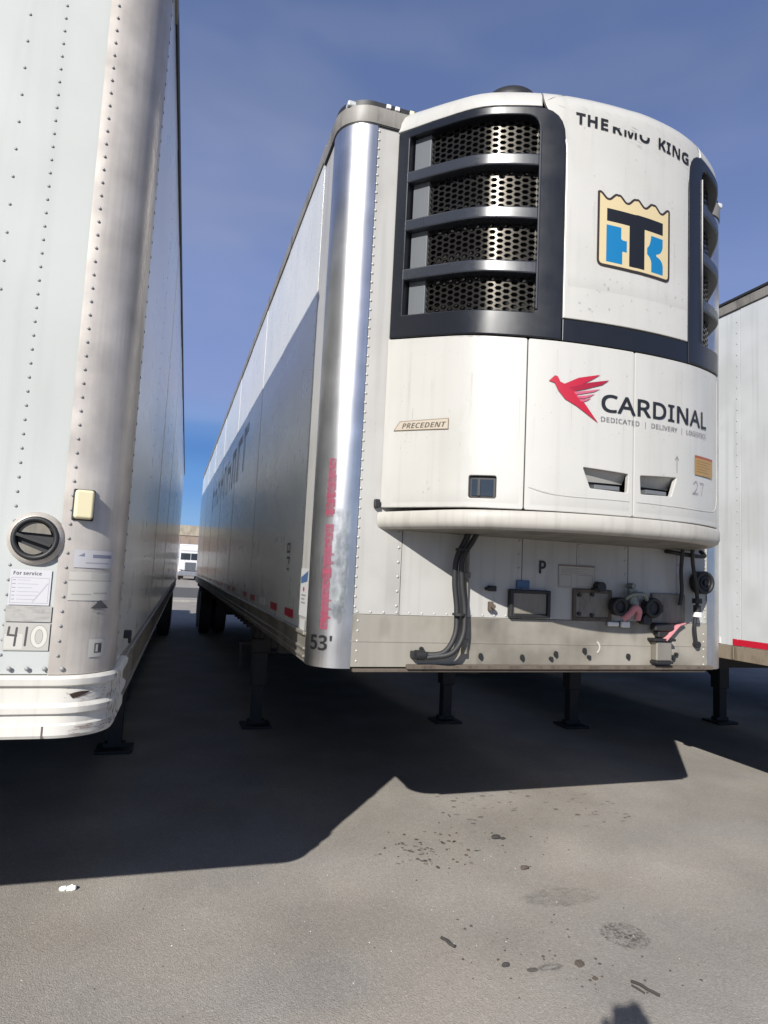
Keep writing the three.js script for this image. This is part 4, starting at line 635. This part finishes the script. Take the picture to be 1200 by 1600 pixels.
// ================================================================ far end of the yard
{
  const b = thing('warehouse', 'long tan warehouse seen between the trailers far behind the parked trucks', 'warehouse', [10, 0, -130]);
  part('wall', bx(-60, 60, 0, 7.2, -18, 0), std({ color: col(0.27, 0.22, 0.2), roughness: 0.8, map: rep(grimeMap, 9) }), b);
  part('parapet', bx(-60, 60, 7.2, 9.2, -18, 0.15), std({ color: col(0.36, 0.335, 0.29), roughness: 0.8, map: rep(grimeMap, 9) }), b);
  for (let x = -56; x < 56; x += 5) { const d = part('dock_door', bx(x, x + 2.9, 1.2, 4.2, 0.02, 0.1, 0.02), M.thirdWhite, b); part('bumper', [bx(x - 0.1, x + 0.3, 0.8, 1.2, 0.02, 0.25), bx(x + 2.6, x + 3, 0.8, 1.2, 0.02, 0.25)], M.rubber, d); }
}
function truck(label, x, z, tone) {
  const t = thing('truck', label, 'truck', [x, 0, z], 0, 'white trucks parked far behind the trailers'); const paint = phys({ color: col(...tone), roughness: 0.35, clearcoat: 0.6, clearcoatRoughness: 0.15 });
  part('chassis', [bx(-0.5, 0.5, 0.55, 0.95, -7.6, 0.2), bx(-1.1, -0.7, 0.45, 0.9, -4.4, -3.2, 0.06), bx(0.7, 1.1, 0.45, 0.9, -4.4, -3.2, 0.06)], M.steel, t);
  part('hood', bx(-0.85, 0.85, 0.95, 1.95, -1.9, 0.2, 0.16), paint, t);
  part('cab', [bx(-1.15, 1.15, 1.0, 2.95, -3.3, -1.7, 0.12)], paint, t);
  part('sleeper', [bx(-1.2, 1.2, 1.0, 3.75, -5.1, -3.25, 0.14), bx(-1.05, 1.05, 2.9, 3.6, -3.4, -2.5, 0.25)], paint, t);
  part('windscreen', [bx(-1.0, -0.02, 2.05, 2.75, -1.74, -1.68, 0.02), bx(0.02, 1.0, 2.05, 2.75, -1.74, -1.68, 0.02)], M.glass, t);
  for (const s of [-1, 1]) { part('side_window', bx(s * 1.155 - 0.01, s * 1.155 + 0.01, 2.05, 2.7, -2.7, -1.95, 0.005), M.glass, t); part('mirror', [bx(s * 1.42 - 0.1, s * 1.42 + 0.1, 2.0, 2.65, -1.85, -1.72, 0.04), bar([s * 1.1, 2.3, -1.85], [s * 1.4, 2.3, -1.8], 0.05)], M.black, t); part('headlight', bx(s * 0.98 - 0.17, s * 0.98 + 0.17, 1.05, 1.35, -0.05, 0.12, 0.06), M.whiteTape, t); part('fender', bx(s * 1.02 - 0.2, s * 1.02 + 0.2, 0.75, 1.45, -1.5, 0.05, 0.16), paint, t); part('exhaust_stack', cyl(0.09, 2.6, s * 1.25, 2.6, -5.25, 'y', 12), M.chrome, t); }
  const gr = part('radiator_grille', bx(-0.55, 0.55, 1.0, 1.8, 0.19, 0.23, 0.02), M.chrome, t); for (let y = 1.08; y < 1.75; y += 0.11) part('slat', bx(-0.5, 0.5, y, y + 0.06, 0.23, 0.24), M.black, gr);
  part('front_bumper', bx(-1.2, 1.2, 0.42, 0.92, -0.1, 0.3, 0.08), M.chrome, t);
  for (const [zz, list] of [[-0.8, [-1.0, 1.0]], [-5.9, [-1.05, -0.72, 0.72, 1.05]], [-7.2, [-1.05, -0.72, 0.72, 1.05]]]) for (const xx of list) { const w = part('wheel', WG.tyre, M.rubber, t); w.position.set(xx, 0.512, zz); const r = part('rim', WG.rim, M.rimSteel, w); if (xx < 0) r.rotation.y = Math.PI; }
  return t;
}
truck('white truck seen down the gap between the trailers, left of two', 0.3, -66, [0.5, 0.5, 0.51]);
truck('white truck seen down the gap between the trailers, right of two', 3.5, -68, [0.47, 0.47, 0.455]);

// ================================================================ litter, twigs and stains on the asphalt
{
  const stone = (seed, sx, sy, sz) => { const g = new THREE.IcosahedronGeometry(1, 2), p = g.attributes.position, q = new THREE.Vector3(); for (let i = 0; i < p.count; i++) { q.fromBufferAttribute(p, i); const k = 0.5 + 0.55 * vnoise(q.x * 1.9 + 9, q.y * 1.9 + q.z * 2.5 + 9, 64, 64, seed) + 0.35 * vnoise(q.x * 5 + 20, q.z * 5 + q.y * 3 + 20, 64, 64, seed + 50); p.setXYZ(i, q.x * k * sx, q.y * k * sy, q.z * k * sz); } g.computeVertexNormals(); return g; };
  const dk = std({ color: col(0.035, 0.032, 0.03), roughness: 0.9 }), br = std({ color: col(0.07, 0.055, 0.045), roughness: 0.9 }), wh = std({ color: col(0.7, 0.7, 0.68), roughness: 0.7 });
  const twig = (pts, r, label) => { const c = pts[Math.floor(pts.length / 2)], g = tube(pts.map((p) => [p[0] - c[0], p[1], p[2] - c[2]]), r, 20, 6); solo('twig', g, dk, label, 'twig', [c[0], r * 0.9, c[2]], 'twigs on the asphalt'); };
  twig([[0.585, 0, 0.345], [0.597, 0.004, 0.375], [0.603, 0.002, 0.4], [0.618, 0, 0.425]], 0.0075, 'short curved dark twig lying alone on the sunlit asphalt in the middle foreground');
  twig([[1.235, 0, 0.81], [1.25, 0.006, 0.845], [1.262, 0.004, 0.875], [1.288, 0, 0.915]], 0.0065, 'longer dark twig near the bottom right of the asphalt');
  twig([[1.222, 0, 0.83], [1.228, 0.003, 0.86], [1.24, 0, 0.885]], 0.004, 'thin twig lying against the longer twig near the bottom right');
  const lump = (x, z, sx, sz, seed, label, m = dk) => solo('clod', stone(seed, sx, sx * 0.55, sz), m, label, 'clod', [x, sx * 0.3, z], 'clods of dirt on the asphalt');
  lump(1.361, -0.64, 0.03, 0.024, 3, 'black clod nearest the tip of lit asphalt under the middle trailer');
  lump(1.4, -0.62, 0.017, 0.012, 4, 'small black clod right beside the black clod under the middle trailer');
  lump(1.324, -0.216, 0.026, 0.016, 5, 'flat brown clod in the pale lane of the asphalt', br);
  lump(1.092, 0.655, 0.02, 0.019, 6, 'dark round clod beside the large dark stain', br);
  lump(0.774, 0.594, 0.02, 0.008, 7, 'narrow dark clod left of the oily crescent');
  lump(1.1, 0.756, 0.012, 0.01, 8, 'small clod between the stain and the longer twig', br);
  solo('paper_scrap', [stone(41, 0.022, 0.012, 0.016).translate(-0.016, 0, 0), stone(42, 0.024, 0.012, 0.017).translate(0.02, 0.001, 0.004)], wh, 'white scrap of paper on the asphalt just outside the left trailer\'s shadow', 'paper scrap', [-1.07, 0.008, -0.452]);
  const q = rng(1234), bits = []; // crumbs too many to count
  const spot = (cx, cz, rx, rz, n, s) => { for (let i = 0; i < n; i++) { const a = q() * 6.283, d = Math.sqrt(q()); const g = new THREE.IcosahedronGeometry(1, 0); const k = s * (0.35 + q()); g.scale(k, k * 0.45, k * (0.5 + 0.6 * q())); g.rotateY(q() * 6); bits.push(g.translate(cx + Math.cos(a) * d * rx, k * 0.2, cz + Math.sin(a) * d * rz)); } };
  spot(0.9, -0.62, 0.28, 0.3, 26, 0.0095); spot(1.35, -0.75, 0.4, 0.4, 18, 0.008); spot(1.15, -0.3, 0.6, 0.35, 18, 0.006); spot(0.95, 0.45, 0.4, 0.35, 26, 0.007); spot(1.2, 0.75, 0.5, 0.25, 24, 0.006); spot(0.2, 0.3, 1.3, 0.8, 60, 0.0035); spot(2.2, -0.3, 1.2, 1.0, 50, 0.004);
  const d = stuff(part('gravel_crumbs', bits, br, scene, 'dark crumbs of dirt and gravel scattered on the asphalt')); d.userData.category = 'gravel';
  const lightBits = []; const ql = rng(77); for (let i = 0; i < 60; i++) { const g = new THREE.IcosahedronGeometry(1, 0), k = 0.001 + 0.002 * ql(); g.scale(k, k * 0.6, k); lightBits.push(g.translate(-1.3 + ql() * 3.2, k * 0.3, -0.5 + ql() * 1.7)); }
  const lb = stuff(part('pale_grit', lightBits, wh, scene, 'tiny pale grains of grit scattered over the asphalt')); lb.userData.category = 'grit';
  // stains soaked into the surface
  const stain = (x, z, w, h, draw, rot = 0) => { const g = new THREE.PlaneGeometry(w, h); g.rotateX(-Math.PI / 2); g.rotateY(rot); const m = struct(numbered('asphalt_stain'), g, decal(canvasTex(256, 256, draw), 0.9)); m.position.set(x, 0.004, z); };
  stain(1.44, 0.5, 0.3, 0.3, (x, w, h) => { x.clearRect(0, 0, w, h); const r = rng(55); for (let i = 0; i < 420; i++) { const a = r() * 6.283, d = Math.sqrt(r()) * 92; const px = w / 2 + Math.cos(a) * d, py = h / 2 + Math.sin(a) * d * 1.05; x.fillStyle = `rgba(42,34,30,${0.06 + 0.22 * r() * (1 - d / 120)})`; x.beginPath(); x.ellipse(px, py, 2 + r() * 8, 2 + r() * 6, r() * 3, 0, 7); x.fill(); } });
  stain(0.93, 0.648, 0.2, 0.1, (x, w, h) => { x.clearRect(0, 0, w, h); for (let i = 0; i < 70; i++) { const a = i * 0.61; x.fillStyle = 'rgba(40,36,34,0.05)'; x.beginPath(); x.ellipse(150 + 64 * Math.cos(a) + (i % 7) * 4, 128 + 40 * Math.sin(a), 8 + (i % 5) * 5, 6 + (i % 4) * 6, a, 0, 7); x.fill(); } x.fillStyle = 'rgba(36,32,30,0.4)'; x.beginPath(); x.ellipse(52, 128, 34, 40, 0, 0, 7); x.fill(); });
  stain(1.35, 0.12, 0.5, 0.26, (x, w, h) => { x.clearRect(0, 0, w, h); const r = rng(65); for (let i = 0; i < 260; i++) { const a = r() * 6.283, d = Math.sqrt(r()) * 110; x.fillStyle = `rgba(60,56,52,${0.01 + 0.03 * r()})`; x.beginPath(); x.ellipse(w / 2 + Math.cos(a) * d, h / 2 + Math.sin(a) * d * 0.8, 6 + r() * 18, 4 + r() * 10, r() * 3, 0, 7); x.fill(); } });
  stain(1.9, -1.05, 1.6, 0.9, (x, w, h) => { x.clearRect(0, 0, w, h); const r = rng(85); for (let i = 0; i < 60; i++) { x.fillStyle = `rgba(50,46,42,${0.1 + 0.35 * r()})`; x.beginPath(); x.ellipse(20 + r() * 216, 20 + r() * 216, 1 + r() * 3.4, 1 + r() * 3, r() * 3, 0, 7); x.fill(); } });
  stain(0.85, -0.55, 0.8, 0.8, (x, w, h) => { x.clearRect(0, 0, w, h); const r = rng(86); for (let i = 0; i < 46; i++) { const a = r() * 6.283, d = r() * 105; x.fillStyle = `rgba(44,40,38,${0.15 + 0.5 * r()})`; x.beginPath(); x.ellipse(w / 2 + Math.cos(a) * d, h / 2 + Math.sin(a) * d, 1.5 + r() * 5, 1.2 + r() * 3, r() * 3, 0, 7); x.fill(); } });
}

// ================================================================ the person taking the picture, whose raised hands shade the asphalt in front
{
  const t = thing('person', 'person in a dark jacket holding up a phone at the bottom edge', 'person', [-0.82, 0, 3.66]);
  const F = new THREE.Vector3(0.2925, 0.0945, -0.9516), Rt = new THREE.Vector3(0.9534, 0.0485, 0.2979), U = new THREE.Vector3(-0.0743, 0.9943, 0.0759);
  const C = camera.position.clone().sub(t.position), at = (r, u, f) => C.clone().addScaledVector(Rt, r).addScaledVector(U, u).addScaledVector(F, f);
  const V = (x, y, z) => new THREE.Vector3(x, y, z);
  const blob = (bones, size, center, res, k) => { // one skin round a skeleton of tapered bones
    const mc = new MarchingCubes(res, new THREE.MeshBasicMaterial(), false, false, 300000); mc.isolation = 0; const q = new THREE.Vector3(), ba = new THREE.Vector3(), pa = new THREE.Vector3();
    for (let z = 0, i = 0; z < res; z++) for (let y = 0; y < res; y++) for (let x = 0; x < res; x++, i++) {
      q.set((x - res / 2) / (res / 2) * size + center.x, (y - res / 2) / (res / 2) * size + center.y, (z - res / 2) / (res / 2) * size + center.z); let d = 1e3;
      for (const [a, b, ra, rb] of bones) { ba.subVectors(b, a); pa.subVectors(q, a); const h = clamp(pa.dot(ba) / ba.lengthSq()), e = pa.addScaledVector(ba, -h).length() - lerp(ra, rb, h); const m = clamp(0.5 + 0.5 * (d - e) / k); d = lerp(d, e, m) - k * m * (1 - m); }
      mc.field[i] = -d;
    }
    mc.update(); const n = mc.count ?? mc.geometry.drawRange.count, g = new THREE.BufferGeometry(), pos = new Float32Array(n * 3), nor = new Float32Array(n * 3);
    for (let i = 0; i < n; i++) { pos[3 * i] = mc.positionArray[3 * i] * size + center.x; pos[3 * i + 1] = mc.positionArray[3 * i + 1] * size + center.y; pos[3 * i + 2] = mc.positionArray[3 * i + 2] * size + center.z; for (let c = 0; c < 3; c++) nor[3 * i + c] = mc.normalArray[3 * i + c]; }
    g.setAttribute('position', new THREE.BufferAttribute(pos, 3)); g.setAttribute('normal', new THREE.BufferAttribute(nor, 3)); return g;
  };
  const wl = at(-0.06, -0.02, -0.05), wr = at(0.11, 0.05, -0.05), sl = V(-0.19, 1.42, 0.02), sr = V(0.19, 1.42, 0.0), el = V(-0.27, 1.2, -0.16), er = V(0.33, 1.24, -0.14);
  const bones = [[V(0, 0.98, 0), V(0, 1.2, 0), 0.15, 0.14], [V(0, 1.2, 0), V(0, 1.38, 0), 0.15, 0.14], [sl, sr, 0.075, 0.075], [V(0, 1.42, 0), V(0, 1.55, -0.02), 0.055, 0.052], [V(0, 1.62, -0.03), V(0, 1.69, -0.03), 0.082, 0.09],
    [sl, el, 0.06, 0.047], [el, wl, 0.045, 0.032], [sr, er, 0.06, 0.047], [er, wr, 0.045, 0.032], [V(-0.1, 0.95, 0), V(-0.12, 0.5, -0.02), 0.1, 0.062], [V(-0.12, 0.5, -0.02), V(-0.13, 0.09, 0.02), 0.06, 0.042], [V(-0.13, 0.05, 0.04), V(-0.15, 0.035, -0.16), 0.045, 0.035],
    [V(0.1, 0.95, 0), V(0.12, 0.5, -0.02), 0.1, 0.062], [V(0.12, 0.5, -0.02), V(0.13, 0.09, 0.02), 0.06, 0.042], [V(0.13, 0.05, 0.04), V(0.17, 0.035, -0.15), 0.045, 0.035]];
  part('body', blob(bones, 0.95, V(0, 0.88, -0.1), 80, 0.05), std({ color: col(0.05, 0.05, 0.055), roughness: 0.9 }), t);
  const hand = (w, palm, dirs) => { const b = [[w, palm, 0.028, 0.034]]; for (const [p1, p2, p3] of dirs) b.push([palm, p1, 0.016, 0.011], [p1, p2, 0.0105, 0.0095], [p2, p3, 0.0095, 0.008]); return blob(b, 0.13, palm, 64, 0.012); };
  const pr = at(0.09, 0.1, -0.04), pl = at(-0.04, 0.03, -0.04), sk = std({ color: col(0.42, 0.26, 0.19), roughness: 0.6 });
  const fingers = (x, u0, d) => [0.04, 0.015, -0.01, -0.032].map((u) => [at(x, u0 + u, -0.032), at(x - d * 0.008, u0 + u, -0.014), at(x - d * 0.022, u0 + u, -0.013)]);
  part('hand', hand(wr, pr, [...fingers(0.088, 0.11, 1), [at(0.075, 0.12, -0.06), at(0.055, 0.115, -0.055), at(0.04, 0.105, -0.045)]]), sk, t);
  part('hand', hand(wl, pl, [...fingers(-0.04, 0.04, -1), [at(-0.025, 0.05, -0.06), at(-0.008, 0.055, -0.055), at(0.006, 0.06, -0.045)]]), sk, t);
  const ph = new RoundedBoxGeometry(0.074, 0.15, 0.008, 2, 0.003), m4 = new THREE.Matrix4().makeBasis(Rt, U, F.clone().negate()); ph.applyMatrix4(m4); const pc = at(0.024, 0.085, -0.03); ph.translate(pc.x, pc.y, pc.z);
  part('phone', ph, M.black, t);
}

renderer.render(scene, camera);
